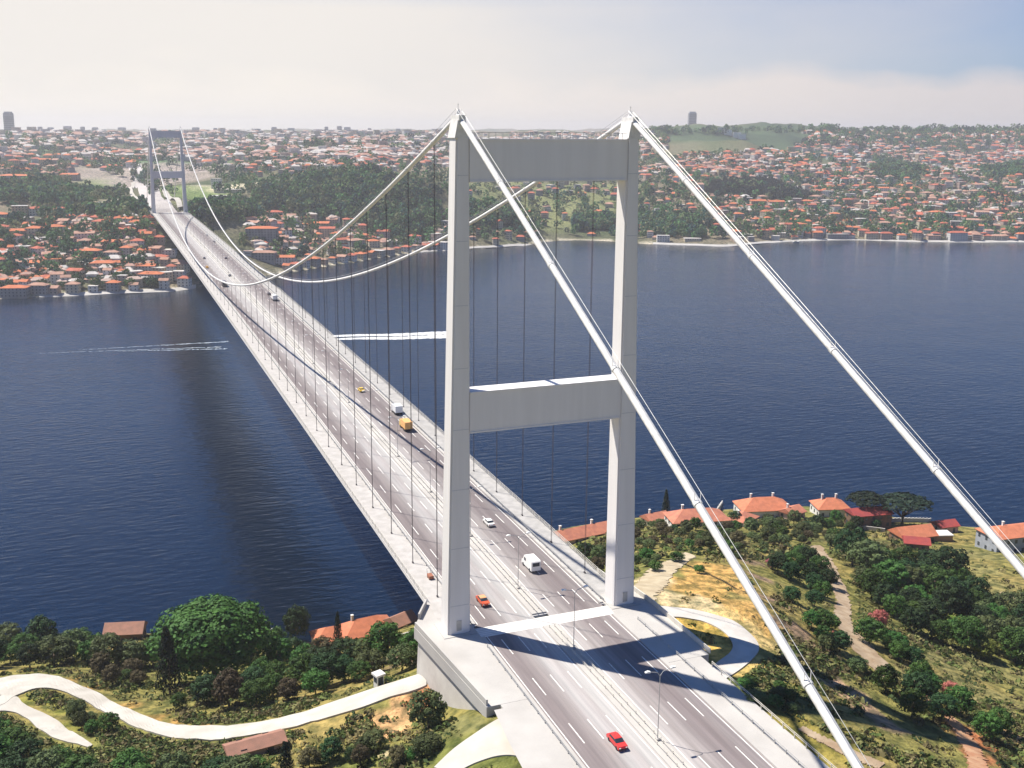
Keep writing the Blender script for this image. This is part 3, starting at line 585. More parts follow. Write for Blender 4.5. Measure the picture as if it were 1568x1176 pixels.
b = MB(); Q = [(14.31,-26),(22.9,-26),(23.5,-20),(23.6,-4.3),(22.8,5.2),(20.5,9),(19.9,14),(14.31,14)]
b.prism(Q, -2.4, .15, 'z'); b.build('deck_slab', M_CONC, ab)
b = MB(); Q2 = [(x*.99+.1 if x > 17 else x, y) for x, y in Q]; b.prism([(15,-25.5),(22.5,-25.5),(23.1,-4),(22.3,4.8),(15,4.8)], -9, -2.41, 'z'); b.build('wall', M_WALL, ab)
b = MB(); parapet(b, [(23.3,-25.8),(23.4,-4.3),(22.65,5.1),(20.4,8.9),(19.75,14)], t=.25, h=1.0); b.build('parapet', M_RAILW, ab)
b = MB(); b.box(-23.9, -18.2, -28.9, -28.31, -4.5, .13) if False else None
# the approach motorway on the ground
YA = [-260, -200, -150, -100, -75, -50, -28.3, -5.0]
b = MB()
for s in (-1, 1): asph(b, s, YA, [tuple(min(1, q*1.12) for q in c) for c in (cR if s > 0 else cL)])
tag(b.build('motorway', M_ASPH, vcol=True), kind='structure')
b = MB()
for s in (-1, 1):
    for lx in (4.15, 7.55, 10.95):
        y = -13.0
        while y > -250: longstrip(b, s*lx-.1, s*lx+.1, .062, [y, y+6]); y -= 15.2
    longstrip(b, *sorted((s*13.05, s*13.25)), .062, YA); longstrip(b, *sorted((s*1.9, s*2.1)), .062, YA)
tag(b.build('motorway_markings', M_MARK), kind='structure')
b = MB(); longstrip(b, -1.55, 1.55, .26, YA, .6); longstrip(b, -14.3, -13.6, .22, YA, .6); longstrip(b, 13.6, 14.3, .22, YA, .6); tag(b.build('kerb', M_CONC), kind='structure')
b = MB()
for x0, x1, ya in ((-19.4, -14.3, YA[:-1]), (14.3, 17.2, YA[:-2]+[-26.02]), (17.3, 21.2, [-260, -200, -150, -100, -75, -50, -26.0])): longstrip(b, x0, x1, .12, ya, .5)
b.add([(-19.4, -29.5, .11), (-19.4, -62, .11), (-24.0, -62, .11), (-22.0, -38, .11), (-21.0, -29.5, .11)], [(0, 4, 3, 2, 1)])
b.add([(-19.4, -62, .11), (-19.4, -260, .11), (-24.0, -260, .11), (-24.0, -62, .11)], [(0, 3, 2, 1)]); longstrip(b, -24.0, -19.3, .1, YA[:-2], 3)
tag(b.build('pavement', M_CONC), kind='structure')
def rail_thing(x, ys, label, h=1.05, name='guard_rail', m_=None, post=3.0):
    r = empty(name, (0, 0, 0), 0, label, 'guard rail'); b = MB(); y = ys[0]-.1
    while y > ys[1]: b.box(x-.06, x+.06, y-.06, y+.06, .1, h); y -= post
    for z in (h-.32, h-.02): b.box(x-.04, x+.04, ys[1], ys[0], z, z+(.12 if post > 3 else .06))
    b.build('rail', m_ or M_STEEL, r)
rail_thing(-.55, (-6, -250), 'steel guard rail in the motorway median beside the lanes of the red car', .85, m_=M_RAILW); rail_thing(.55, (-6, -250), 'steel guard rail in the motorway median beside the lanes leading onto the bridge', .85, m_=M_RAILW)
rail_thing(17.25, (-9, -250), 'low steel railing between verge and pale footway beside the outbound lanes', .8)
rail_thing(21.0, (-30, -250), 'cream pipe railing at the outer edge of the footway above the grass slope', 1.2, 'pipe_railing', M_RAILW)
rail_thing(-14.6, (-9, -250), 'steel guard rail between the pale platform and the inbound lanes', .8)

# ------------------------------------------------------------------ street lamps
def make_lamp():
    r = empty('street_lamp'); b = MB(); b.tube([(0,0,.25), (0,0,11.6)], [.085, .05], 8); b.build('pole', M_STEEL, r)
    b = MB(); b.box(-.3, .3, -.3, .3, .25, .6); b.build('base', M_CONC, r)
    for s in (-1, 1):
        b = MB(); b.tube([(0,0,11.4), (s*.5,0,12.1), (s*1.9,0,12.45)], .055, 6); ar = b.build('arm', M_STEEL, r)
        b = MB(); b.prism([(s*1.8,12.35), (s*2.7,12.42), (s*2.7,12.58), (s*2.2,12.68), (s*1.8,12.55)], -.19, .19); b.build('lamp_head', M_LAMP, ar)
    return r
lp = make_lamp(); ords = ['first','second','third','fourth','fifth','sixth','seventh','eighth','ninth','tenth','eleventh','twelfth','thirteenth','fourteenth','fifteenth','sixteenth','seventeenth','eighteenth','nineteenth','twentieth']
def ordw(i): 
    i += 1
    if i <= 20: return ords[i-1]
    return f"{i}{'th' if i % 100 in (11,12,13) else {1:'st',2:'nd',3:'rd'}.get(i % 10, 'th')}"
ys_l = [-78, -47, -15.6, 12, 42] + [42+32*k for k in range(1, 33)]
for i, y in enumerate(ys_l):
    o = lp if i == 0 else copy_tree(lp); o.location = (.15, y, zd(y))
    lb = {0: 'twin-arm street lamp in the median nearest the red car', 1: 'twin-arm street lamp in the median beside the shadow of the tower leg', 2: 'twin-arm street lamp in the median just before the expansion joint'}.get(i) or f'thin twin-arm street lamp in the bridge median, {ordw(i-3)} beyond the near tower'
    if i == 0: lb = 'twin-arm street lamp in the approach median, first before the red car'
    tag(o, lb, 'street lamp', 'street lamps in the motorway median')

# ------------------------------------------------------------------ vehicles
def paint(n_, c): return mat('paint_'+n_, c, rough=.25, spec=.5)
def make_car(colr, name='car', roofc=None):
    r = empty(name); pm = paint(name, colr)
    prof = [(-2.1,.35),(-2.15,.75),(-2.0,.92),(-1.0,1.0),(1.05,.98),(2.0,.85),(2.15,.6),(2.1,.35)]
    b = MB(); b.loft([[(x*wd, y*ln, z) for y, z in prof for x in [s]] for s, wd, ln in ((-.8,1,.985),(-.72,1.14,1),(.72,1.14,1),(.8,1,.985))]); b.build('body', pm, r)
    cab = lambda z, k, y0, y1: [(-.74*k, y0, z), (.74*k, y0, z), (.74*k, y1, z), (-.74*k, y1, z)]
    b = MB(); b.loft([cab(.985, 1, -1.45, 1.1), cab(1.36, .86, -1.05, .5)]); b.build('windows', M_GLASS, r)
    b = MB(); b.loft([cab(1.362, .87, -1.02, .46), cab(1.43, .8, -.92, .36)]); b.build('roof', paint(name+'_roof', roofc) if roofc else pm, r)
    for x in (-.72, .72):
        for y in (-1.3, 1.3):
            b = MB(); b.tube([(x-.1,y,.32),(x+.1,y,.32)], .32, 12); b.build('wheel', M_DARK, r)
        b = MB(); b.box(x*.8-.14, x*.8+.14, 2.1, 2.16, .58, .72); b.build('headlight', M_LAMP, r)
        b = MB(); b.box(x*.8-.14, x*.8+.14, -2.17, -2.12, .65, .8); b.build('tail_light', paint('tail', (.4,.02,.02)), r)
    b = MB(); b.box(-.78, .78, 2.1, 2.2, .36, .52); b.build('bumper', M_DARK, r)
    return r
def make_van(colr, name='van'):
    r = empty(name); pm = paint(name, colr)
    b = MB(); b.loft([[(s, y, z) for y, z in [(-2.6,.45),(-2.6,2.2),(-2.4,2.4),(1.2,2.4),(1.9,1.45),(2.5,1.15),(2.6,.8),(2.6,.45)]] for s in (-.97, .97)]); b.build('body', pm, r)
    b = MB(); b.add([(-.8,1.3,2.3),(.8,1.3,2.3),(.85,1.93,1.48),(-.85,1.93,1.48)], [(0,1,2,3),(3,2,1,0)]); b.build('windscreen', M_GLASS, r)
    b = MB(); b.box(-.7, .7, -2.63, -2.605, 1.35, 2.05); b.build('rear_window', M_GLASS, r)
    for s in (-1, 1): b = MB(); b.box(*sorted((s*.975, s*.99)), .3, 1.2, 1.45, 2.05); b.build('side_window', M_GLASS, r)
    for x in (-.85, .85):
        for y in (-1.6, 1.7): b = MB(); b.tube([(x-.12,y,.38),(x+.12,y,.38)], .38, 12); b.build('wheel', M_DARK, r)
        b = MB(); b.box(x*.8-.15, x*.8+.15, 2.58, 2.63, .85, 1.02); b.build('headlight', M_LAMP, r)
    return r
def make_truck(cabc, boxc, name='truck', L=7.0, tank=False):
    r = empty(name); b = MB(); b.loft([[(s, y, z) for y, z in [(L/2-2,.6),(L/2-2,2.7),(L/2-.4,2.7),(L/2,1.7),(L/2,.6)]] for s in (-1.15, 1.15)]); cb = b.build('cab', paint(name+'_cab', cabc), r)
    b = MB(); b.box(-1, 1, L/2-.22, L/2+.02, 1.6, 2.3); b.build('windscreen', M_GLASS, cb)
    b = MB()
    if tank: b.tube([(0,-L/2,1.9),(0,-L/2+.25,1.9),(0,L/2-2.45,1.9),(0,L/2-2.2,1.9)], [.7,1.1,1.1,.7], 14)
    else: b.box(-1.25, 1.25, -L/2, L/2-2.15, .95, 3.2)
    b.build('tank' if tank else 'cargo_box', paint(name+'_box', boxc), r)
    b = MB(); b.box(-.9, .9, -L/2+.1, L/2-.3, .6, .9); b.build('chassis', M_DARK, r)
    for x in (-1.0, 1.0):
        for y in (-L/2+1, -L/2+2.2, L/2-1.2): b = MB(); b.tube([(x-.15,y,.5),(x+.15,y,.5)], .5, 12); b.build('wheel', M_DARK, r)
    return r
def place(o, x, y, label, cat, toward=None, dz=0):
    tw = (x < 0) if toward is None else toward
    o.location = (x, y, zd(y)+.055+dz); o.rotation_euler = (0, 0, pi if tw else 0); tag(o, label, cat, 'vehicles driving on the bridge'); return o
place(make_car((.62,.10,.035), roofc=(.75,.36,.16)), -9.0, 8.6, 'orange saloon car with a lighter roof beside the foot of the tower leg', 'car')
place(make_car((.68,.045,.04)), -6.3, -45.5, 'bright red car approaching on the road in front of the tower shadows', 'car')
v = make_van((.82,.8,.75)); v.scale = (1.15, 1.1, 1.15); place(v, 6.9, 21, 'white panel van between the two tower legs', 'van')
place(make_car((.8,.78,.72)), 7.0, 48, 'white car ahead of the white panel van', 'car')
place(make_truck((.75,.5,.12), (.85,.45,.13), tank=False, L=7.2), 10.3, 133, 'orange truck with a tan cargo box halfway to the wake', 'truck')
place(make_truck((.6,.6,.6), (.82,.82,.8), L=6), 12.6, 152, 'small white truck just in front of the orange truck', 'truck')
place(make_car((.85,.55,.06)), 8.2, 185, 'yellow taxi alone in the middle of its lanes', 'car')
place(make_truck((.8,.8,.76), (.85,.84,.8), L=8), 10.9, 400, 'white box truck passing below the cable sag', 'truck')
place(make_truck((.12,.1,.1), (.1,.08,.08), L=9), -9.3, 462, 'dark truck under the lowest point of the main cable', 'truck')
place(make_car((.85,.45,.05)), -10.5, 552, 'yellow orange car in the inbound lanes near midspan', 'car')
for px_, py_, c, lb in [(313,397,(.12,.1,.1),'black car on the inbound side nearest the yellow orange car'),(346,397,(.13,.11,.12),'dark car on the outbound side near midspan'),(352,424,(.1,.09,.09),'dark grey car hugging the median beneath the cable'),
                    (318,360,(.8,.8,.78),'tiny white car far along the outbound lanes'),(328,371,(.35,.33,.34),'small grey car behind the tiny white car far along the bridge'),(412,452,(.15,.13,.13),'dark car just ahead of the white box truck')]:
    q = pz(px_, py_, 2.0); place(make_car(c), min(max(q[0], -12.3), 12.3), q[1], lb, 'car', toward=None)
# maintenance trolley on the walkway
t = empty('maintenance_trolley', (-15.6, 23.5, .14), 0, 'small rusty brown maintenance trolley parked on the walkway beside the tower leg', 'trolley')
b = MB(); b.box(-.5,.5,-.9,.9,.35,1.0); b.build('tray', mat('rust_paint', (.3,.12,.07), rough=.7), t); b = MB(); b.tube([(-.4,.95,.9),(-.4,1.3,1.9),(.4,1.3,1.9),(.4,.95,.9)], .05, 6); b.build('handle', M_STEEL, t)
for x in (-.45,.45):
    for y in (-.6,.6): b = MB(); b.tube([(x-.06,y,.2),(x+.06,y,.2)], .2, 10); b.build('wheel', M_DARK, t)

# ------------------------------------------------------------------ houses
def tilemat(n_, c1, c2): 
    return mat('tiles_'+n_, c1, c2, scale=.6, rough=.85, bump=.06, bscale=6, detail=8)
M_T1 = tilemat('orange', (.56,.19,.10), (.44,.15,.08)); M_T2 = tilemat('salmon', (.52,.2,.12), (.40,.15,.1)); M_T3 = tilemat('dark_red', (.34,.06,.05), (.26,.05,.05)); M_T4 = tilemat('brown', (.34,.17,.12), (.26,.14,.1)); M_TW = mat('flat_roof', (.62,.6,.56), (.5,.48,.45), rough=.9)
M_WW = mat('white_render', (.72,.7,.66), (.62,.6,.56), scale=.5, rough=.9); M_WC = mat('cream_render', (.66,.58,.42), (.56,.48,.36), scale=.5, rough=.9); M_WP = mat('pink_render', (.55,.38,.32), (.48,.34,.3), scale=.5, rough=.9)
M_WG = mat('grey_render', (.36,.38,.42), (.3,.32,.36), scale=.5, rough=.9); M_WB = mat('timber_brown', (.22,.13,.08), (.16,.1,.07), scale=1, rough=.85); M_WY = mat('yellow_render', (.66,.48,.14), (.58,.42,.14), scale=.5, rough=.9)
M_WIN = mat('window_dark', (.05,.06,.075), rough=.2, spec=.5)
def roof_mb(b, w, d, h, rh, kind, ov=.6, t=.18):
    x, y = w/2+ov, d/2+ov; z = h
    if kind == 'flat': b.box(-x+.3, x-.3, -y+.3, y-.3, z, z+.4); return
    rx = x if kind == 'gable' else max(0, x-y) ; long_x = w >= d
    if long_x: r1, r2 = (-rx if kind != 'gable' else -x, 0, z+rh), (rx if kind != 'gable' else x, 0, z+rh)
    else:
        ry = y if kind == 'gable' else max(0, y-x); r1, r2 = (0, -ry, z+rh), (0, ry, z+rh)
    c = [(-x,-y,z),(x,-y,z),(x,y,z),(-x,y,z)]
    if long_x: vs = c+[r1, r2]; fs = [(0,1,5,4),(2,3,4,5),(1,2,5),(3,0,4),(3,2,1,0)]
    else: vs = c+[r1, r2]; fs = [(1,2,5,4),(3,0,4,5),(0,1,4),(2,3,5),(3,2,1,0)]
    b.add(vs, fs)
    b.box(-x+.05, x-.05, -y+.05, y-.05, z-t, z-.004)
def house(name, w, d, st, rk, wm, rm, rh=2.4, windows=True, fh=3.0, found=6, chim=0, door=True, win_group=False):
    r = empty(name); h = st*fh; b = MB(); b.box(-w/2, w/2, -d/2, d/2, -found, h-.2)
    if rk == 'gable' and w >= d:
        for s in (-1, 1): b.add([(s*w/2, -d/2, h-.19), (s*w/2, d/2, h-.19), (s*w/2, 0, h+rh*.93)], [(0, 1, 2), (2, 1, 0)])
    wl = b.build('wall', wm, r); b = MB(); roof_mb(b, w, d, h, rh, rk); rf = b.build('roof', rm, r)
    for k in range(chim): b = MB(); cx = -w*.25+k*w*.45; b.box(cx-.35, cx+.35, .5, 1.2, h+rh*.3, h+rh+1.1); b.box(cx-.45, cx+.45, .4, 1.3, h+rh+1.11, h+rh+1.3); b.build('chimney', M_WW, rf)
    if windows:
        for side in range(4):
            L = w if side % 2 == 0 else d; n_ = max(1, int(L/3.2)); D = (d if side % 2 == 0 else w)/2
            g = MB(); 
            for f_ in range(st):
                for k in range(n_):
                    u = -L/2+(k+.5)*L/n_; z0 = f_*fh+1.0
                    if door and side == 0 and f_ == 0 and k == n_//2: z0 = .1
                    hh = 1.4 if z0 > .5 else 2.1; ww = .55
                    q = {0: (u-ww,u+ww,-D-.05,-D-.003), 1: (D+.003,D+.05,u-ww,u+ww), 2: (u-ww,u+ww,D+.003,D+.05), 3: (-D-.05,-D-.003,u-ww,u+ww)}[side]
                    if win_group: g.box(*q, z0, z0+hh)
                    else: g2 = MB(); g2.box(*q, z0, z0+hh); g2.build('door' if z0 < .5 else 'window', M_WIN, wl)
            if win_group: g.build('window', M_WIN, wl)
    return r
def put(o, px_, py_, rz, label, cat='house', group=None, sc=1.0, dz=0.0):
    p_ = at(px_, py_); o.location = (p_.x, p_.y, p_.z+dz); o.rotation_euler = (0, 0, rz); o.scale = (sc,)*3; return tag(o, label, cat, group)
GN = 'red-roofed houses along the near shore'
put(house('waterfront_house', 30, 8, 1, 'gable', M_WP, M_T2, 2.6, chim=3, found=8), 886, 828, .12, 'long low salmon-roofed waterfront building seen between the tower legs', 'house', GN)
put(house('waterfront_house', 9, 7, 1, 'gable', M_WC, M_T2, 2.2, chim=1), 1003, 803, .1, 'small salmon-roofed house tucked beside the dark cypress', 'house', GN)
put(house('waterfront_house', 20, 10, 1, 'hip', M_WW, M_T2, 3.0, chim=1), 1066, 803, -.2, 'salmon hip-roofed house with the backstay cable crossing in front', 'house', GN)
put(house('waterfront_house', 21, 12, 1, 'hip', M_WW, M_T1, 3.8, chim=2, fh=4), 1168, 788, -.25, 'largest orange-roofed waterfront house in the middle of the shore row', 'house', GN)
put(house('waterfront_house', 10, 8, 1, 'hip', M_WW, M_T2, 2.2, chim=1), 1137, 803, .5, 'low salmon-roofed wing in front of the largest orange-roofed house', 'house', GN)
put(house('waterfront_house', 8, 7, 1, 'gable', M_WP, M_T2, 2, chim=1), 1212, 793, .3, 'narrow salmon-roofed cottage adjoining the largest orange-roofed house', 'house', GN)
put(house('waterfront_house', 13, 10, 1, 'hip', M_WW, M_T1, 3.2, chim=2, fh=4), 1270, 787, -.3, 'orange hip-roofed house with two white chimneys next to the umbrella pines', 'house', GN)
put(house('waterfront_house', 16, 8, 2, 'gable', M_WB, M_T3, 2.0, chim=0), 1328, 805, -.15, 'dark timber house with a deep red roof under the umbrella pines', 'house', GN)
put(house('waterfront_house', 14, 9, 1, 'gable', M_WB, M_T1, 3.0, fh=3.2), 1397, 828, -.1, 'bright orange gabled house above a dark wall', 'house', GN)
put(house('waterfront_house', 8, 6, 1, 'gable', M_WB, M_T3, 1.6), 1402, 840, -.6, 'low crimson-roofed lean-to below the bright orange gabled house', 'house', GN)
put(house('waterfront_house', 8, 6, 1, 'gable', M_WP, M_T3, 1.8), 1446, 813, -.1, 'small red-roofed cottage close to the water behind the brown shed', 'house', GN)
put(house('garden_shed', 7, 5, 1, 'flat', mat('brown_board', (.3,.19,.12), rough=.9), M_TW, windows=False, fh=2.6), 1440, 827, -.3, 'brown shed with a white flat roof', 'shed')
put(house('waterfront_house', 30, 11, 2, 'hip', M_WG, M_T1, 2.6, chim=3, fh=3.4), 1560, 838, -.1, 'blue-grey long house with orange roof where the outer cable leaves the view', 'house', GN)
put(house('waterfront_house', 11, 7, 1, 'gable', M_WB, M_T4, 2.4, fh=3.6), 193, 979, -.25, 'lone brown-roofed boathouse by dark water beyond the big round tree', 'house', GN)
put(house('waterfront_house', 17, 10, 1, 'hip', M_WC, M_T1, 3.6, chim=1, fh=3.6), 561, 977, .1, 'orange hip-roofed villa near the foot of the bridge wall', 'house', GN)
put(house('waterfront_house', 11, 8, 1, 'hip', M_WC, M_T1, 2.8), 507, 985, .0, 'small orange-roofed annex behind the dark narrow tree', 'house', GN)
put(house('waterfront_house', 7, 6, 1, 'gable', mat('green_render', (.2,.24,.15), rough=.9), M_T4, 2.0), 614, 963, .4, 'green-walled house with a dull pink roof by the water near the bridge wall', 'house', GN)
put(house('roadside_building', 9.5, 3.4, 1, 'gable', M_WP, M_T4, 1.0, fh=2.0), 391, 1153, .12, 'low pinkish-brown roofed shed below the serpentine road', 'shed')
put(house('pump_hut', 1.5, 1.5, 1, 'flat', M_WW, M_TW, windows=True, fh=2.4, found=2), 580, 1050, .3, 'tiny white hut on the edge of the pale road', 'hut')
def lowwall(p0, p1, h, label, t=.4, m_=None):
    A, B = at(*p0), at(*p1); r = empty('boundary_wall', (0, 0, 0), 0, label, 'wall'); b = MB(); n_ = 12; d = (B-A); nn_ = Vector((-d.y, d.x, 0)).normalized()*t/2
    for k in range(n_):
        q0 = A.lerp(B, k/n_); q1 = A.lerp(B, (k+1)/n_); z0 = float(H(q0.x, q0.y)[0]); z1 = float(H(q1.x, q1.y)[0]); zz = max(z0, z1)
        b.add([(*(q0-nn_).xy, zz-2),(*(q1-nn_).xy, zz-2),(*(q1+nn_).xy, zz-2),(*(q0+nn_).xy, zz-2),(*(q0-nn_).xy, zz+h),(*(q1-nn_).xy, zz+h),(*(q1+nn_).xy, zz+h),(*(q0+nn_).xy, zz+h)],
              [(0,3,2,1),(4,5,6,7),(0,1,5,4),(1,2,6,5),(2,3,7,6),(3,0,4,7)])
    b.build('masonry', m_ or M_WALL, r)
lowwall((406, 974), (452, 968), 2.2, 'cream waterfront wall between the big round tree and the orange villa')
lowwall((590, 986), (628, 975), 1.5, 'pale terrace wall below the green-walled house'); lowwall((1095, 792), (1118, 768), 2.0, 'white sloping wall beside the largest orange-roofed house')
lowwall((1425, 800), (1360, 800), 1.6, 'low white garden wall between umbrella pines and orange gable'); lowwall((1300, 808), (1355, 815), 1.5, 'cream terrace wall under the dark timber house')

# ------------------------------------------------------------------ trees
def leafmat(n_, c1, c2, k=.12, rnd=.35): return mat('leaves_'+n_, c1, c2, scale=.45, rough=.65, transl=k, spec=.15, obj_random=rnd, detail=6)
L_OAK = leafmat('broadleaf', (.026,.066,.014), (.068,.14,.028)); L_DARK = leafmat('dark', (.014,.036,.013), (.034,.070,.022)); L_CYP = leafmat('cypress', (.010,.02,.012), (.02,.035,.018), .05)
L_OLV = leafmat('olive', (.05,.074,.028), (.11,.14,.05)); L_LIME = leafmat('lime', (.13,.19,.03), (.22,.27,.06)); L_JUDAS = leafmat('blossom', (.38,.10,.12), (.28,.08,.08)); L_BRN = leafmat('bronze', (.07,.06,.028), (.11,.09,.045))
M_BARK = mat('bark', (.10,.075,.05), (.16,.12,.09), scale=2, rough=.95)
def crown_v(kind, lobes, per, leaf):
    C = []; N = []
    for k in range(lobes):
        if kind == 'cone':
            t = (k+.5)/lobes; rad = .85*(1-t)**.75+.06; ang = k*2.4; c = np.array([cos(ang)*rad*.55, sin(ang)*rad*.55, .12+1.88*t]); lr = .30*(1-t)+.12
        elif kind == 'flat':
            ang = k*2.4; rr_ = sqrt((k+.5)/lobes); c = np.array([cos(ang)*rr_*.8, sin(ang)*rr_*.8, 1.62-.25*rr_**2+random.uniform(-.05,.05)]); lr = random.uniform(.2,.3)
        else:
            zt = -0.75+1.7*((k+.5)/lobes); ang = k*2.4+random.uniform(-.3,.3); rr_ = sqrt(max(0.05, 1-zt*zt)) if abs(zt) < 1 else .1
            f = random.uniform(.5,.82); c = np.array([cos(ang)*rr_*f, sin(ang)*rr_*f, 1.12+zt*.72]); lr = random.uniform(.22,.40)
        d = RNG.normal(size=(per, 3)); d /= np.linalg.norm(d, axis=1, keepdims=True); d[:, 2] = np.where(d[:, 2] < -.45, -d[:, 2], d[:, 2]); rj = lr*RNG.uniform(.72, 1.08, (per, 1))
        sc_ = np.array([1, 1, .8 if kind != 'flat' else .45]); C.append(c+d*rj*sc_); N.append(d+RNG.normal(size=(per, 3))*.28)
    return leaf_quads(np.concatenate(C), np.concatenate(N), leaf)
def trunk_mb(kind, h=1.0):
    b = MB(); top = {'cone': 1.5, 'flat': 1.5}.get(kind, 1.2); b.tube([(0,0,-.35),(.02,.01,.1),(-.02,.03,.6),(.03,-.01,top)], [.09,.07,.055,.02], 8)
    for k in range(6 if kind != 'cone' else 3): a = k*1.05+.3; b.tube([(0,0,.45+.06*k),(cos(a)*.3,sin(a)*.3,.85+.05*k),(cos(a)*.55,sin(a)*.55,1.25+.04*k)], [.04,.028,.01], 5)
    return b.mesh('trunk', True)
TR = {k: trunk_mb(k) for k in ('round', 'cone', 'flat')}
for mm in TR.values(): mm.materials.append(M_BARK)
CR = {}
for kind, n_, lobes, per, leaf in (('round', 4, 30, 95, .062), ('cone', 2, 26, 70, .055), ('flat', 2, 30, 90, .055)):
    CR[kind] = [crown_v(kind, lobes, per, leaf) for _ in range(n_)]
CM = {}
def crown_mesh(kind, i, m_):
    key = (kind, i, m_.name)
    if key not in CM: me_ = quad_mesh('crown', CR[kind][i]); me_.materials.append(m_); CM[key] = me_
    return CM[key]
SP = {'broadleaf_tree': ('round', L_OAK), 'dark_tree': ('round', L_DARK), 'olive_tree': ('round', L_OLV), 'cypress_tree': ('cone', L_CYP), 'umbrella_pine': ('flat', L_CYP), 'lime_tree': ('round', L_LIME), 'judas_tree': ('round', L_JUDAS), 'bronze_tree': ('round', L_BRN)}
WORD = {'broadleaf_tree': 'leafy mid-green tree', 'dark_tree': 'dense dark green tree', 'olive_tree': 'grey-green bushy tree', 'cypress_tree': 'slim blackish cypress', 'umbrella_pine': 'flat-topped dark umbrella pine', 'lime_tree': 'bright yellow-green tree', 'judas_tree': 'crimson-pink blossoming tree', 'bronze_tree': 'brownish bare-looking tree'}
TREES = []
def tree(sp, px_, py_, wpx, hpx, place_, label=None, group='trees on the near hillside'):
    p_ = at(px_, py_)
    if p_.x != p_.x or p_.z < SEA-.3: return None
    k = pxsize(p_); w_ = wpx*k/2; h_ = hpx*k/2.05; kind, lm = SP[sp]
    r = empty(sp, (p_.x, p_.y, p_.z), random.uniform(0, 6.28)); r.scale = (w_, w_*random.uniform(.9,1.1), h_)
    link('crown', crown_mesh(kind, random.randrange(len(CR[kind])), lm), None, r); link('trunk', TR[kind], None, r)
    tag(r, label, 'tree', group); TREES.append((r, sp, place_, px_, py_, label)); return r
# the large ones, one by one
bigV = crown_v('round', 95, 230, .036); me_ = quad_mesh('crown', bigV); me_.materials.append(L_OAK)
p_ = at(328, 1044); k = pxsize(p_); r = empty('plane_tree', p_, .4, 'huge rounded dark green tree standing above the serpentine road', 'tree'); r.scale = (92*k, 80*k, 64*k); link('crown', me_, None, r); link('trunk', TR['round'], None, r)
tree('cypress_tree', 260, 1064, 56, 112, '', 'dark conical tree added for the shaded area in front of the huge rounded tree')  # added dark conifer shape, stands in for a shaded area by the big crown
tree('cypress_tree', 518, 990, 22, 58, '', 'slim dark cypress dividing the two orange roofs near the bridge wall'); tree('dark_tree', 455, 985, 44, 62, '', 'blackish spreading tree beside the small orange annex')
tree('dark_tree', 538, 968, 34, 46, '', 'dark narrow-crowned tree behind the orange villa'); tree('cypress_tree', 1019, 793, 20, 46, '', 'lone black cypress rising from the salmon-roofed shore row')
tree('umbrella_pine', 1325, 800, 66, 54, '', 'flat umbrella pine spreading over the dark timber house'); tree('umbrella_pine', 1382, 806, 84, 56, '', 'widest umbrella pine behind the bright orange gable')
tree('cypress_tree', 438, 1186, 40, 56, '', 'dark conical tree at the lower edge beside the pinkish shed'); tree('olive_tree', 655, 1118, 66, 66, '', 'rounded grey-green bush against the foot of the abutment wall')
tree('lime_tree', 1432, 902, 40, 34, '', 'pale yellow-green tree in the middle of the dark ravine'); tree('lime_tree', 1506, 1008, 44, 36, '', 'bright green bush in the ravine shadow'); tree('lime_tree', 1452, 970, 44, 28, '', 'fresh green low tree on the ravine edge')
for q in [(1345,962,30,30,'pink blossoming tree where the dirt path narrows'),(1455,1070,36,26,'crimson blossoming tree on the slope below the ravine'),(1184,872,26,20,'small crimson bush at the head of the pink gully'),(1276,985,18,20,'tiny red-flowered bush beside the dirt path'),(1566,950,26,40,'red-flowered tree at the edge beyond the ravine')]:
    tree('judas_tree', *q[:4], '', q[4])
def scatter(poly, n_, wr, mixes, place_, ar=(.8, 1.1), mind=.55, avoid=()):
    P = np.array(poly, float); x0, y0 = P.min(0); x1, y1 = P.max(0); got = []; tries = 0
    def inside(x, y):
        c = False; j = len(P)-1
        for i in range(len(P)):
            if (P[i,1] > y) != (P[j,1] > y) and x < (P[j,0]-P[i,0])*(y-P[i,1])/(P[j,1]-P[i,1])+P[i,0]: c = not c
            j = i
        return c
    while len(got) < n_ and tries < n_*60:
        tries += 1; x = random.uniform(x0, x1); y = random.uniform(y0, y1); w_ = random.uniform(*wr)
        if not inside(x, y) or any((x-a)**2+((y-b_)*1.7)**2 < (mind*(w_+c_)/2)**2 for a, b_, c_ in got) or any(abs(x-a) < r_ and abs(y-b_) < r_*.6 for a, b_, r_ in avoid): continue
        got.append((x, y, w_)); tree(random.choice(mixes), x, y, w_, w_*random.uniform(*ar), place_)
O, D, V, Bz = 'broadleaf_tree', 'dark_tree', 'olive_tree', 'bronze_tree'
scatter([(-260,1040),(-200,1000),(-30,1000),(-40,1030),(-150,1050)], 14, (34,58), [O,V,O,D], 'on the shore outside the hairpin bend')
scatter([(-260,1150),(-60,1130),(-30,1200),(-200,1230)], 10, (46,70), [O,D,V], 'outside the hairpin bend')
scatter([(1585,850),(1700,870),(1700,1050),(1600,1040)], 12, (36,60), [O,D,V], 'at the outer end of the ravine')
scatter([(-20,1010),(0,995),(110,995),(150,1000),(165,1012),(235,1016),(235,1030),(150,1022),(60,1024),(-20,1030)], 16, (34,58), [O,V,O,D], 'on the shore beyond the hairpin bend')
scatter([(130,1030),(240,1000),(260,1060),(290,1092),(240,1085),(180,1058)], 9, (24,40), [O,O,V,Bz], 'between road and huge rounded tree')
scatter([(400,1010),(440,1000),(480,1012),(560,1014),(640,1010),(645,1022),(560,1042),(430,1082),(330,1090),(290,1075),(400,1050)], 30, (36,62), [O,V,D,O,Bz], 'between road and orange villa')
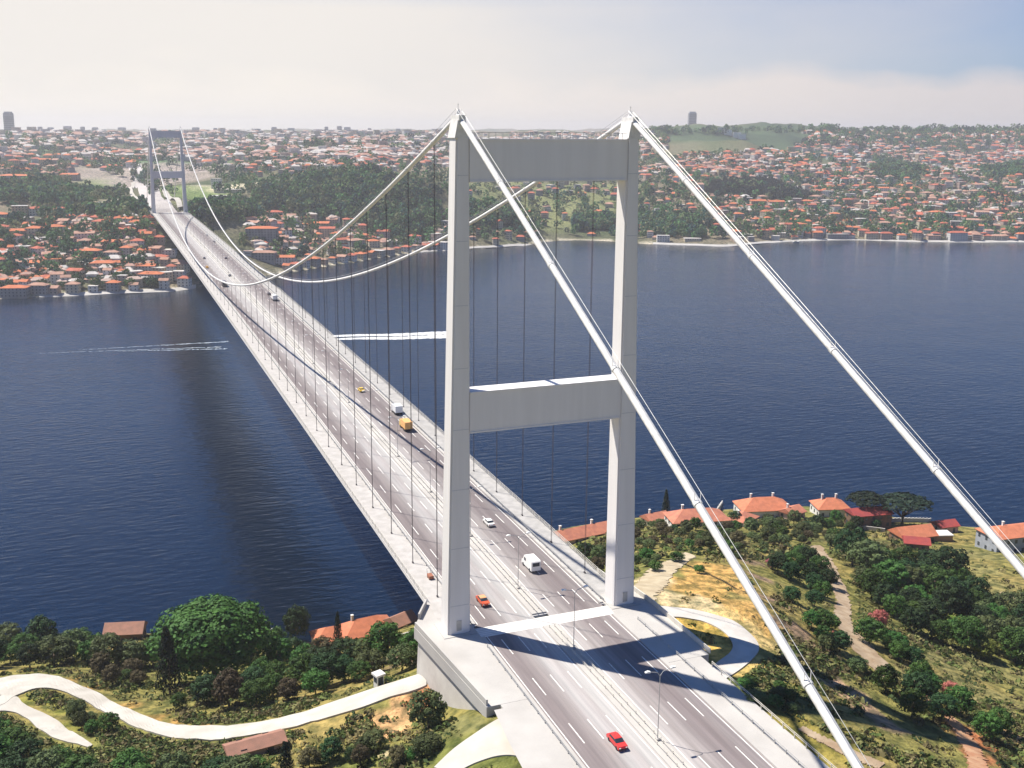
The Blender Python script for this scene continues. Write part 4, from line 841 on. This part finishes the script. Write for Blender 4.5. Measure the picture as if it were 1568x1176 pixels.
scatter([(-20,1150),(50,1165),(130,1205),(200,1200),(300,1196),(420,1200),(420,1235),(-20,1235)], 24, (46,70), [O,D,O,V], 'below the serpentine road')
scatter([(90,1092),(140,1110),(190,1130),(130,1125)], 5, (22,34), [V,O], 'inside the hairpin bend')
scatter([(450,1165),(560,1150),(640,1135),(700,1155),(640,1175),(480,1195)], 11, (24,44), [V,O,Bz,D], 'on the grass below the abutment')
scatter([(880,862),(922,850),(922,885),(905,880)], 6, (20,30), [D,V,Bz], 'below the deck railing')
scatter([(970,815),(1110,812),(1240,812),(1300,822),(1345,850),(1300,855),(1240,830),(1160,850),(1060,840),(975,850)], 58, (13,26), [O,V,V,Bz,V], 'on the bushy slope behind the waterfront', (.7,.95))
scatter([(1105,800),(1230,798),(1300,800),(1350,812),(1300,815),(1110,814)], 20, (15,25), [O,V,D], 'right in front of the waterfront roofs', (.8,1.1))
scatter([(960,810),(1060,808),(1100,812),(960,818)], 8, (13,20), [O,V,D], 'below the salmon roofs')
scatter([(972,865),(1000,850),(1060,862),(1080,880),(1020,872),(985,895)], 7, (16,26), [V,O], 'beside the pale dirt track', (.6,.8))
scatter([(1180,860),(1240,845),(1268,900),(1276,945),(1250,950),(1215,930)], 12, (28,48), [O,O,D], 'beside the upper dirt path')
scatter([(1225,960),(1275,955),(1320,1030),(1300,1040),(1250,1000)], 7, (22,36), [V,D,O], 'along the pink gully')
scatter([(1290,862),(1400,872),(1440,890),(1500,930),(1568,960),(1590,1030),(1480,1000),(1400,975),(1340,935),(1312,900)], 50, (36,64), [O,D,O,D,V], 'in the dark ravine')
scatter([(1320,1040),(1420,1040),(1540,1120),(1530,1150),(1450,1130),(1400,1130),(1350,1080)], 9, (34,52), [O,D,O], 'on the slope below the ravine')
scatter([(1310,975),(1380,1000),(1400,1020),(1370,1015)], 5, (34,50), [O,D], 'between ravine and dirt path')
scatter([(1130,1045),(1180,1030),(1225,1070),(1215,1090),(1140,1075)], 8, (20,34), [V,O], 'on the bank beside the motorway', (.5,.7))

# ------------------------------------------------------------------ undergrowth (uncountable)
def poly_mask(x, y): return None
PXG = RNG.uniform(-40, 1610, 44000); PYG = 770+410*np.sqrt(RNG.uniform(0, 1, 44000)); G = at(PXG, PYG, True)
roads = [o for o in scene.objects if o.name.split('.')[0] in ('road', 'path')]
rp = np.array([v.co[:2] for o in roads for v in o.data.vertices if o.data.vertices[0].co.y < 400])
ok = ~np.isnan(G[:, 0]); G = G[ok]; PXG = PXG[ok]; PYG = PYG[ok]
ok = (G[:, 2] > SEA+1.2) & ~((abs(G[:, 0]) < 26) & (G[:, 1] < 14)); G = G[ok]; PXG = PXG[ok]; PYG = PYG[ok]
keep = []
cgx = rp[None]; 
for i in range(0, len(G), 4000):
    d2 = ((G[i:i+4000, None, :2]-rp[None])**2).sum(2).min(1); keep.append(d2 > 4.2)
ok = np.concatenate(keep); G = G[ok]; PXG = PXG[ok]; PYG = PYG[ok]
bare = ((PXG > 1000) & (PXG < 1190) & (PYG > 862) & (PYG < 1010)) | ((PXG > 570) & (PXG < 660) & (PYG > 1060) & (PYG < 1125)); grassy = ((PXG > 1380) & (PYG > 1000)) | ((PXG > 1180) & (PXG < 1420) & (PYG > 1040)) | ((PXG > 560) & (PXG < 800) & (PYG > 1120)) | ((PXG > 1440) & (PYG < 900))
dens = np.clip(.55+.8*fbm(G[:, 0], G[:, 1], 14, 9), .05, 1); dens = np.where(bare, .04, dens); dens = np.where(grassy, dens*.35, dens)
scrub = (PXG > 850) & (PXG < 1400) & (PYG < 858) & ~bare; dens = np.where(scrub, 1.0, dens)
ok = RNG.uniform(0, 1, len(G)) < dens; scrub = scrub[ok]; G = G[ok]; ng = len(G); print('undergrowth tufts', ng)
K = 16; rad = RNG.uniform(.35, 1.5, ng)*np.where(scrub, 1.7, 1.0); d = RNG.normal(size=(ng, K, 3)); d /= np.linalg.norm(d, axis=2, keepdims=True); d[..., 2] = abs(d[..., 2])
C = G[:, None]+d*rad[:, None, None]*np.array([1, 1, .7])*RNG.uniform(.6, 1, (ng, K, 1)); V_ = leaf_quads(C.reshape(-1, 3), (d+RNG.normal(size=d.shape)*.4).reshape(-1, 3), np.repeat(rad*.3, K))
pal = np.array([[.08,.11,.03],[.12,.145,.045],[.18,.18,.07],[.12,.10,.05],[.05,.075,.028],[.21,.18,.08]]); ci = pal[RNG.integers(0, len(pal), ng)]*RNG.uniform(.7, 1.25, (ng, 1))
me_ = quad_mesh('undergrowth', V_, np.repeat(ci, K, 0)); M_UND = mat('undergrowth_leaves', (.8,.8,.8), (1.2,1.2,1.2), scale=.3, rough=.8, vcol=True, transl=.15, spec=.1)
tag(link('undergrowth', me_, M_UND), kind='stuff')

# ------------------------------------------------------------------ the far bank
M_VC = mat('render_and_tiles', (.85,.85,.85), (1.1,1.1,1.1), scale=.2, rough=.85, vcol=True, spec=.2)
WALLC = [((.62,.60,.56),'white'),((.56,.48,.36),'cream'),((.45,.33,.28),'pink'),((.32,.31,.31),'grey'),((.50,.38,.24),'ochre')]
ROOFC = [((.50,.16,.075),'orange-tiled'),((.42,.12,.075),'red-tiled'),((.40,.23,.17),'faded pink-tiled'),((.50,.47,.44),'grey flat')]
PROT = {}
def far_proto(wi, ri, size, st):
    key = (wi, ri, size, st)
    if key in PROT: return PROT[key]
    w_, d_ = size; h = st*3.0; flat = ri == 3
    b = MB(); b.col = WALLC[wi][0]; b.box(-w_/2, w_/2, -d_/2, d_/2, -7, h); b.col = (.07, .075, .09)
    for f_ in range(st):
        for side in (0, 1, 2, 3):
            L = w_ if side % 2 == 0 else d_; D_ = (d_ if side % 2 == 0 else w_)/2; nw = max(2, int(L/3.4))
            for k in range(nw):
                u = -L/2+(k+.5)*L/nw; z0 = f_*3+.9; q = {0: (u-.6,u+.6,-D_-.06,-D_-.01), 1: (D_+.01,D_+.06,u-.6,u+.6), 2: (u-.6,u+.6,D_+.01,D_+.06), 3: (-D_-.06,-D_-.01,u-.6,u+.6)}[side]; b.box(*q, z0, z0+1.4)
    wm = b.mesh('wall', vcol=True); wm.materials.append(M_VC); b = MB(); b.col = ROOFC[ri][0]; roof_mb(b, w_, d_, h+.01, 2.3 if not flat else 0, 'flat' if flat else ('hip' if (wi+ri) % 2 else 'gable')); rm = b.mesh('roof', vcol=True); rm.materials.append(M_VC)
    PROT[key] = (wm, rm, h); return PROT[key]
FH = []   # far houses: position, prototype key, image position
def far_house(px_, py_, wpx=None, wi=None, ri=None, st=None, rz=None, size=None, label=None, name='hillside_house', dep=.75):
    p_ = at(px_, py_)
    if p_.x != p_.x or p_.z < SEA+1: return
    k = pxsize(p_); wm_ = size or (wpx*k); W = round(wm_/3)*3.0; W = max(6, W)
    FH.append(dict(p=p_, wi=wi if wi is not None else random.choices(range(5), [4,3,2,2,1])[0], ri=ri if ri is not None else random.choices(range(4), [3.4,4,5,2.6])[0], size=(W, max(6., round(W*dep/3)*3.)), st=st or random.choice([1,2,2,3,3,4]), rz=rz if rz is not None else YAWN+random.gauss(0, .35), px=px_, py=py_, label=label, name=name))
YAWN = -radians(21)+radians(0)
spec = [ # px, base py, width px, wall, roof, storeys, label
 (28,277,58,3,0,3,'long orange-roofed hall at the upper edge beyond the far village'),(402,372,44,3,0,6,'massive grey block with an orange crown roof just past the far end of the deck'),(405,398,34,3,2,3,'broad pinkish-roofed block below the massive grey block'),
 (438,405,26,0,0,3,'white villa with orange dome-like roof on the far shore below the cable'),(868,381,36,0,2,4,'wide white shore mansion with pinkish roof seen through the near tower'),(846,374,22,2,2,3,'pink annex joined to the wide white shore mansion'),
 (1003,374,26,0,3,2,'bright white low pavilion at the water just outside the tower leg'),(1015,370,20,0,3,3,'stepped white pavilion block behind the bright white low pavilion'),(1060,368,24,1,3,1,'long cream boathouse on the far quay'),
 (1160,318,24,4,0,4,'yellow-walled orange-roofed block below the dark oval wood'),(1188,319,24,2,0,4,'pink-walled orange-roofed block beside the yellow-walled one'),(1430,329,18,4,3,5,'tall bluish block with yellow gable high in the red town'),(1424,328,18,1,3,5,'tall pale slab house with a lit end wall over the shore row'),
 (1312,366,19,0,1,3,'red-roofed white villa, first of the three matching quayside villas'),(1334,366,18,1,1,3,'red-roofed cream villa, second of the three matching quayside villas'),(1356,366,18,2,1,3,'red-roofed pink villa, third of the three matching quayside villas'),
 (1465,368,26,0,1,4,'large white quayside building with flat red roof'),(1280,364,34,3,3,2,'long grey quayside warehouse'),(222,415,36,0,0,2,'orange-roofed shore house with long white facade under the bridge end'),(232,432,34,3,0,3,'dark-walled orange-roofed house below the white facade'),
 (158,415,34,1,0,3,'cream house with orange hip roof on the village shore slope'),(110,450,46,3,0,3,'long grey shore house with an orange ridge by the quay'),(24,454,40,3,0,3,'grey shore house with orange roof at the edge of the village'),
 (60,450,30,3,2,3,'pinkish-roofed grey shore house second along the village quay'),(30,425,26,1,0,2,'cream orange-roofed cottage one row up from the village quay'),(155,375,26,3,2,2,'low pale-roofed villa in the village trees'),(140,400,28,3,0,4,'tall ochre-fronted apartment in the village trees'),
 (75,272,30,1,2,3,'tan block uphill beyond the village'),(108,275,26,2,0,3,'pink-roofed block beside the tan block uphill'),(345,303,40,0,3,1,'broad white depot hall beyond the far bridge end'),(352,293,44,1,3,1,'cream terraced depot hall behind the broad white one'),(332,289,16,0,3,5,'tall white slab building beside the depots'),
 (165,315,50,0,3,1,'low white toll-yard shed short of the far tower'),(190,310,28,1,3,1,'small cream toll-yard shed by the slip road')]
for q in spec: far_house(q[0], q[1], q[2], q[3], q[4], q[5], rz=YAWN+random.gauss(0, .1), label=q[6], dep=.5)
for x in list(np.arange(4, 300, 15.5)):
    if any(abs(x-q['px']) < 17 and q['py'] > 425 for q in FH): continue
    y = float(np.interp(x, [0,120,250,320], [453,448,443,434])); far_house(x, y, random.uniform(13, 20), wi=random.choice([0,1,3,0,2]), st=random.choice([2,3,3]), rz=YAWN+random.gauss(0,.06)); FH[-1]['dist'] = 'in the shore row below the village'
for x in list(np.arange(440, 700, 14)):
    y = float(np.interp(x, [440,500,570,640,700], [414,404,392,382,380])); far_house(x, y, random.uniform(11, 18), wi=random.choice([0,1,3,0,2]), st=random.choice([2,2,3]), rz=YAWN-.35+random.gauss(0,.06)); FH[-1]['dist'] = 'in the shore row past the cable sag'
for x in list(np.arange(1250, 1568, 13)):
    if any(abs(x-q['px']) < 18 and q['py'] > 355 for q in FH): continue
    y = float(np.interp(x, [1250,1400,1568], [364.5,366,367])); far_house(x, y, random.uniform(9, 16), wi=random.choice([0,1,3,0,2]), st=random.choice([2,2,3]), rz=YAWN+random.gauss(0,.06)); FH[-1]['dist'] = 'in the quayside row below the red town'
def inpoly(P, x, y):
    c = False; j = len(P)-1
    for i in range(len(P)):
        if (P[i][1] > y) != (P[j][1] > y) and x < (P[j][0]-P[i][0])*(y-P[i][1])/(P[j][1]-P[i][1])+P[i][0]: c = not c
        j = i
    return c
WOODS = [[(1075,290),(1120,276),(1180,278),(1215,292),(1245,300),(1225,312),(1150,306),(1090,300)],[(385,300),(430,278),(560,262),(640,285),(675,320),(670,362),(600,368),(540,345),(470,330),(400,318)],[(285,325),(340,312),(420,316),(400,335),(300,345)],[(100,330),(230,318),(235,330),(130,338)],[(715,318),(790,318),(790,345),(720,350)],[(880,335),(940,338),(938,352),(880,355)],[(980,335),(1060,335),(1080,365),(985,362)],[(1340,240),(1420,262),(1400,282),(1340,275)],[(1500,262),(1568,250),(1568,275),(1510,275)],[(0,285),(90,290),(200,300),(110,318),(0,312)],[(40,272),(60,272),(130,300),(60,310)]]
GREENS = [[(120,250),(230,290),(225,322),(130,322),(100,270)],[(262,260),(330,270),(330,325),(285,325)],[(1020,208),(1250,205),(1210,230),(1020,240)]]
AREAS = [ # polygon, count, width px, weights of roof, min spacing, district
 ([(0,325),(225,338),(300,440),(120,450),(0,455)], 92, (14,30), 'in the wooded village beside the bridge end'),
 ([(370,330),(560,345),(690,372),(660,384),(500,408),(430,418)], 62, (12,24), 'on the shore between cable sag and near tower'),
 ([(0,235),(220,235),(200,260),(0,275)], 55, (10,16), 'on the hazy slope above the village'),
 ([(300,250),(560,215),(680,215),(680,255),(560,262),(400,275)], 150, (6,10), 'on the pale hillside beyond the wooded hill'),
 ([(715,285),(945,285),(945,360),(880,375),(720,378)], 36, (9,14), 'seen through the near tower above the water'),
 ([(715,222),(945,222),(945,300),(720,300)], 60, (7,11), 'high on the slope seen through the tower'),
 ([(975,240),(1080,235),(1130,262),(1075,290),(1060,330),(1000,370),(975,360)], 60, (8,13), 'on the hillside just outside the near tower'),
 ([(1080,305),(1240,315),(1260,362),(1130,372),(1090,350)], 75, (10,21), 'below the dark oval wood'),
 ([(1100,230),(1340,218),(1340,290),(1240,300),(1215,275),(1120,270)], 130, (7,12), 'above the dark oval wood'),
 ([(1240,290),(1568,285),(1568,368),(1250,368)], 185, (10,22), 'in the dense red town by the water'),
 ([(1340,215),(1568,205),(1568,290),(1340,292)], 150, (7,12), 'on the upper slopes above the red town')]
got = [(q['px'], q['py'], 26) for q in FH]
for poly, n_, wr, dist_ in AREAS:
    P = np.array(poly); c = 0; tr = 0
    while c < n_ and tr < n_*40:
        tr += 1; x = random.uniform(P[:, 0].min(), P[:, 0].max()); y = random.uniform(P[:, 1].min(), P[:, 1].max()); w_ = random.uniform(*wr)
        if not inpoly(poly, x, y) or any(inpoly(W_, x, y) for W_ in WOODS) or any(inpoly(W_, x, y) for W_ in GREENS) or any((x-a)**2+((y-b_)*1.9)**2 < (.47*(w_+c_))**2 for a, b_, c_ in got[-260:]): continue
        far_house(x, y, w_); got.append((x, y, w_)); c += 1
        if FH: FH[-1].setdefault('dist', dist_)
for q in FH: q['k'] = q['size'][0]*(q['st']+2)/(pxsize(q['p'])**2)
named = [q for q in FH if q['label']]; others = sorted([q for q in FH if not q['label']], key=lambda q: -q['k']); indiv = named+others[:236-len(named)+20]; restH = others[236-len(named)+20:]
print('far houses', len(FH), len(indiv), len(restH))
from collections import defaultdict
grp = defaultdict(list)
for q in indiv:
    if q['label'] is None: grp[(q['wi'], q['ri'], q['st'], q['dist'])].append(q)
SW = {1: 'single-storey', 2: 'two-storey', 3: 'three-storey', 4: 'four-storey'}
for (wi, ri, st, ds), L in grp.items():
    L.sort(key=lambda q: (q['py']))
    for i, q in enumerate(L):
        q['label'] = f"{ordw(i)+' ' if len(L) > 1 else ''}{WALLC[wi][1]} {SW[st]} {ROOFC[ri][1]} house {ds}" 
for q in indiv:
    wm, rm, h = far_proto(q['wi'], q['ri'], q['size'], q['st']); r = empty(q['name'], q['p'], q['rz'], q['label'], 'house', 'houses on the far bank'); link('wall', wm, None, r); link('roof', rm, None, r)
# the rest of the town beyond counting: one mesh of small houses
def box_city(items):    # items: x,y,z,w,d,h,rz,wallcol,roofcol,pitched
    V = []; C = []
    for (x, y, z, w_, d_, h, a, wc, rc, pit) in items:
        ca, sa = cos(a), sin(a); T = lambda u, v, zz: (x+u*ca-v*sa, y+u*sa+v*ca, z+zz); a_, b_ = w_/2, d_/2
        c = [(-a_,-b_),(a_,-b_),(a_,b_),(-a_,b_)]
        for i in range(4):
            p0, p1 = c[i], c[(i+1) % 4]; V.append([T(*p0,-6),T(*p1,-6),T(*p1,h),T(*p0,h)]); C.append(wc)
            if h > 4: 
                for f_ in range(int(h/3)):
                    z0 = f_*3+1.0; m0 = ((p0[0]*.85+p1[0]*.15)*1.012, (p0[1]*.85+p1[1]*.15)*1.012); m1 = ((p0[0]*.15+p1[0]*.85)*1.012, (p0[1]*.15+p1[1]*.85)*1.012)
                    V.append([T(*m0,z0),T(*m1,z0),T(*m1,z0+1.0),T(*m0,z0+1.0)]); C.append(tuple(q*.42 for q in wc))
        o = .5; E = [(-a_-o,-b_-o),(a_+o,-b_-o),(a_+o,b_+o),(-a_-o,b_+o)]
        if pit:
            r0, r1 = (-a_*.55, 0), (a_*.55, 0); hh = h+min(w_, d_)*.26
            V += [[T(*E[0],h),T(*E[1],h),T(*r1,hh),T(*r0,hh)],[T(*E[2],h),T(*E[3],h),T(*r0,hh),T(*r1,hh)],[T(*E[1],h),T(*E[2],h),T(*r1,hh),T(*r1,hh+.01)],[T(*E[3],h),T(*E[0],h),T(*r0,hh),T(*r0,hh+.01)]]; C += [rc]*4
        else: V.append([T(*E[0],h+.3),T(*E[1],h+.3),T(*E[2],h+.3),T(*E[3],h+.3)]); C.append(rc)
    return np.array(V), np.array(C)
items = [(q['p'].x, q['p'].y, q['p'].z, q['size'][0], q['size'][1], q['st']*3.0, q['rz'], WALLC[q['wi']][0], ROOFC[q['ri']][0], q['ri'] != 3) for q in restH]
# sea of distant buildings up to the skyline
def field(n_, x0, x1, y0, y1, wr, hr, tall=0.0, avoid=True):
    xs = RNG.uniform(x0, x1, n_); ys = RNG.uniform(y0, y1, n_); P = at(xs, ys, True)
    for (x, y, z), a, b_ in zip(P, xs, ys):
        if x != x or z < SEA+2: continue
        if avoid and (any(inpoly(W_, a, b_) for W_ in WOODS) or any(inpoly(W_, a, b_) for W_ in GREENS)): continue
        if fbm(np.array([x]), np.array([y]), 120, 3)[0] < -.35: continue
        w_ = random.uniform(*wr); h = random.uniform(*hr)*(random.uniform(1.3, 2.0) if random.random() < tall else 1)
        wc = random.choice(WALLC[:3]+WALLC[:1])[0]; rc = random.choice((ROOFC if tall == 0 else ROOFC[2:])+[((.40,.24,.19),''),((.46,.34,.29),''),((.50,.45,.41),'')])[0]; items.append((x, y, z, w_, w_*random.uniform(.5,.9), h, random.uniform(-.5,.5), wc, rc, h < 12 and random.random() < .8))
field(2400, -150, 680, 204, 245, (12,22), (5,11), .10); field(900, 680, 1000, 204, 260, (12,22), (5,11), .06); field(1800, 980, 1720, 212, 268, (10,18), (4,9), .0); field(1100, -150, 700, 203.5, 212, (16,30), (7,14), .12)
field(260, 1230, 1568, 203, 214, (14,28), (4,9)); field(900, 1080, 1720, 262, 340, (9,15), (3,9)); field(500, 300, 700, 225, 262, (10,20), (4,9)); field(520, -180, 230, 330, 440, (9,15), (3,8)); field(160, 380, 690, 335, 395, (9,15), (3,8))
V_, C_ = box_city(items); print('city quads', len(V_)); me_ = quad_mesh('distant_city', V_, C_)
tag(link('distant_city', me_, M_VC), kind='stuff')
# towers on the skyline
def skyscraper(px_, dist_, wpx, top_py, label, name='high_rise', colr=(.2,.2,.22), base_extra=None, ell=1):
    x, y, _ = pd(px_, dist_, 0); z = float(H(x, y)[0]); d_ = ray(px_, top_py)[0]; hh = CAM[2]+d_[2]/math.hypot(d_[0], d_[1])*dist_-z; w_ = wpx*dist_/FPX; r = empty(name, (x, y, z), -radians(20), label, 'high-rise', 'high-rises on the skyline')
    b = MB(); b.box(-w_/2, w_/2, -w_/2.4, w_/2.4, -20, hh*.94); b.build('shaft', mat('high_rise_wall', colr, tuple(q*1.3 for q in colr), scale=.05, rough=.7), r); b = MB(); b.box(-w_*.4, w_*.4, -w_*.33, w_*.33, hh*.94+.01, hh); b.build('roof_plant', M_WG, r)
    b = MB()
    for k in range(1, int(hh*.94/7)): b.box(-w_/2-.35, w_/2+.35, -w_/2.4-.35, w_/2.4+.35, k*7, k*7+1.8)
    b.build('window_band', M_WIN, r)
    if base_extra: b = MB(); b.box(w_*.5, w_*1.35, -w_/3, w_/3, -20, hh*base_extra); b.build('podium', M_WG, r)
skyscraper(15, 4000, 10.5, 171, 'tall slim tower block alone on the pale skyline beyond the village', base_extra=.35)
skyscraper(1059, 4600, 11, 171, 'tall tower block rising behind the green hill'); skyscraper(187, 5200, 9, 195, 'stub high-rise on the skyline beyond the far tower', colr=(.3,.3,.32)); skyscraper(1190, 4200, 12, 193, 'squat building on the crest of the wooded ridge', colr=(.3,.3,.3))
for i, (a, t) in enumerate([(1000,193),(1008,195),(1016,194),(1024,196),(1032,195)]): skyscraper(a, 4700, 6.5, t, f'pale apartment slab behind the green hill, {ordw(i)} of five from the near tower', colr=(.42,.4,.4), name='apartment_slab')
for i, (a, t) in enumerate([(62,199),(78,200),(104,198),(127,199),(146,200),(300,200),(330,201),(420,199.5),(446,201),(500,199),(520,198),(532,199.5),(566,201),(610,202)]): skyscraper(a, 4300+(i % 3)*260, 5+(i % 3)*2, t-5, f'hazy block on the skyline, {ordw(i)} from the slim tower block', colr=(.42,.38,.37), name='apartment_slab')
for i, a in enumerate((1104,1114,1128,1136)):
    x, y, _ = pd(a, 3050, 0); z = float(H(x, y)[0]); b = MB(); b.box(-11, 11, -6, 6, -8, 13); r = empty('villa', (x, y, z), -.35, f'white villa on the green crest, {ordw(i)} of four from the tower block', 'house', 'white villas on the green crest'); b.build('wall', M_WW, r); b = MB(); roof_mb(b, 22, 12, 13.1, 0, 'flat'); b.build('roof', M_TW, r)

# ------------------------------------------------------------------ woods of the far bank
fp = crown_v('round', 10, 9, .20)
def forest(name, pts, mean_r, cols):
    n_ = len(pts); m_ = len(fp); out = np.empty((n_, m_, 4, 3), np.float32); col = np.empty((n_*m_, 3), np.float32)
    ang = RNG.uniform(0, 6.28, n_); r = mean_r*RNG.uniform(.6, 1.35, n_); hh = r*RNG.uniform(.9, 1.4, n_)
    ca, sa = np.cos(ang), np.sin(ang); F_ = fp[None]; out[..., 0] = pts[:, 0, None, None]+(F_[..., 0]*ca[:, None, None]-F_[..., 1]*sa[:, None, None])*r[:, None, None]
    out[..., 1] = pts[:, 1, None, None]+(F_[..., 0]*sa[:, None, None]+F_[..., 1]*ca[:, None, None])*r[:, None, None]; out[..., 2] = pts[:, 2, None, None]+(F_[..., 2]-.25)*hh[:, None, None]
    c = np.array(cols)[RNG.integers(0, len(cols), n_)]*RNG.uniform(.7, 1.3, (n_, 1)); return quad_mesh(name, out.reshape(-1, 4, 3), np.repeat(c, m_, 0))
FCOL = [(.05,.125,.06),(.09,.20,.07),(.15,.22,.09),(.025,.06,.055),(.18,.20,.10),(.045,.115,.085),(.075,.16,.06)]
pts = []
def fpts(n_, poly=None, box=None, cond=None):
    P = np.array(poly) if poly else None; x0, x1, y0, y1 = box if box else (P[:, 0].min(), P[:, 0].max(), P[:, 1].min(), P[:, 1].max())
    xs = RNG.uniform(x0, x1, n_); ys = RNG.uniform(y0, y1, n_)
    if poly: k = np.array([inpoly(poly, a, b_) for a, b_ in zip(xs, ys)]); xs, ys = xs[k], ys[k]
    if box: k = np.array([not any(inpoly(W_, a, b_) for W_ in GREENS) for a, b_ in zip(xs, ys)]); xs, ys = xs[k], ys[k]
    Q = at(xs, ys, True); Q = Q[~np.isnan(Q[:, 0])]; Q = Q[(Q[:, 2] > SEA+2.2) & (Q[:, 1] > 700)]
    hw = (abs(Q[:, 0]+.0) < 26) & (Q[:, 1] < 1150); return Q[~hw]
dark = fpts(1400, WOODS[0]); me_ = forest('oval_wood', dark, 5.0, [(.02,.03,.03),(.028,.036,.034)]); tag(link('oval_wood', me_, M_UND), kind='stuff')
for W_ in WOODS[1:]: pts.append(fpts(1500 if W_ is WOODS[1] else 550, W_))
pts.append(fpts(860, box=(-180, 320, 325, 445))); pts.append(fpts(220, box=(370, 700, 330, 400))); pts.append(fpts(1250, box=(-180, 700, 222, 300))); pts.append(fpts(2400, box=(970, 1720, 225, 366))); pts.append(fpts(420, box=(700, 960, 230, 370)))
pts = np.concatenate(pts); pts = pts[RNG.permutation(len(pts))]
near_first = pts[np.argsort(np.hypot(pts[:, 0]-CAM[0], pts[:, 1]-CAM[1]))]; single, mass = near_first[:90], near_first[90:]
me_ = forest('woodland', mass, 6.2, FCOL); tag(link('woodland', me_, M_UND), kind='stuff')
hz = np.concatenate([fpts(260, box=(0, 700, 208, 232)), fpts(900, box=(960, 1568, 200, 226)), fpts(300, box=(1250, 1568, 198, 208))]); me_ = forest('ridge_woodland', hz, 8.0, FCOL[:4]); tag(link('ridge_woodland', me_, M_UND), kind='stuff')
cr = [quad_mesh('crown', crown_v('round', 14, 22, .13)) for _ in range(2)]
for c, lm in zip(cr, (L_OAK, L_DARK)): c.materials.append(lm)
PP = proj(single); ordr = np.argsort(PP[:, 0]); cnt = defaultdict(int)
for i in ordr:
    s_ = random.random() < .5; pl = 'at the foot of the village by the strait' if PP[i, 0] < 330 else ('on the far shore past the cable sag' if PP[i, 0] < 700 else 'on the far quayside')
    wd = 'dark bushy tree' if s_ else 'green bushy tree'; cnt[(wd, pl)] += 1; r = empty('shore_tree', tuple(single[i]), random.uniform(0, 6), f'{ordw(cnt[(wd, pl)]-1)} {wd} {pl}', 'tree', 'trees along the far shore')
    q = random.uniform(3.5, 6); r.scale = (q, q, q*.9); link('crown', cr[1 if s_ else 0], None, r); link('trunk', TR['round'], None, r)
# labels of the hillside trees: ordinal within kind and place
g2 = defaultdict(list)
for t_ in TREES:
    if not t_[5]: g2[(t_[1], t_[2])].append(t_)
for (sp, pl), L in g2.items():
    L.sort(key=lambda t_: t_[4])
    for i, t_ in enumerate(L): t_[0]['label'] = f'{WORD[sp]} {pl}' + (f', {ordw(i)} from the top' if len(L) > 1 else '')
print('trees', len(TREES))
# small boats on the quay side
for px_, py_, lb in ((1218,371,'small white motor boat moored off the far quay below the red town'),(1110,376,'little white boat lying beside the far quay near the cable')):
    x, y, _ = pz(px_, py_, SEA); r = empty('motor_boat', (x, y, SEA), -.3, lb, 'boat', 'boats at the far quay'); b = MB(); b.loft([[(-4,-1.2,0),(3,-1.3,0),(5.5,0,0),(3,1.3,0),(-4,1.2,0)],[(-4.2,-1.6,1.2),(3.2,-1.7,1.3),(6.6,0,1.7),(3.2,1.7,1.3),(-4.2,1.6,1.2)]]); b.build('hull', M_WW, r); b = MB(); b.box(-2,1.5,-1,1,1.25,2.6); b.build('cabin', M_WC, r)

# ------------------------------------------------------------------ haze
hm = bpy.data.materials.new('haze'); hm.use_nodes = True; hn = hm.node_tree.nodes; hn.remove(hn['Principled BSDF']); pv = hn.new('ShaderNodeVolumePrincipled')
pv.inputs['Color'].default_value = (.97, .955, .96, 1); pv.inputs['Density'].default_value = 1.1e-4; pv.inputs['Anisotropy'].default_value = .25; hm.node_tree.links.new(pv.outputs[0], hn['Material Output'].inputs['Volume'])
b = MB(); ztop = max(float(GH.max())+40, 170); b.box(-9500, 9500, -9500, 9500, min(float(vs[:, 2].min()), SEA)-1.5, ztop); tag(b.build('haze', hm), kind='stuff')
scene.cycles.volume_bounces = 0; scene.cycles.max_bounces = 6; scene.cycles.volume_step_rate = 5
scene.cycles.transparent_max_bounces = 8
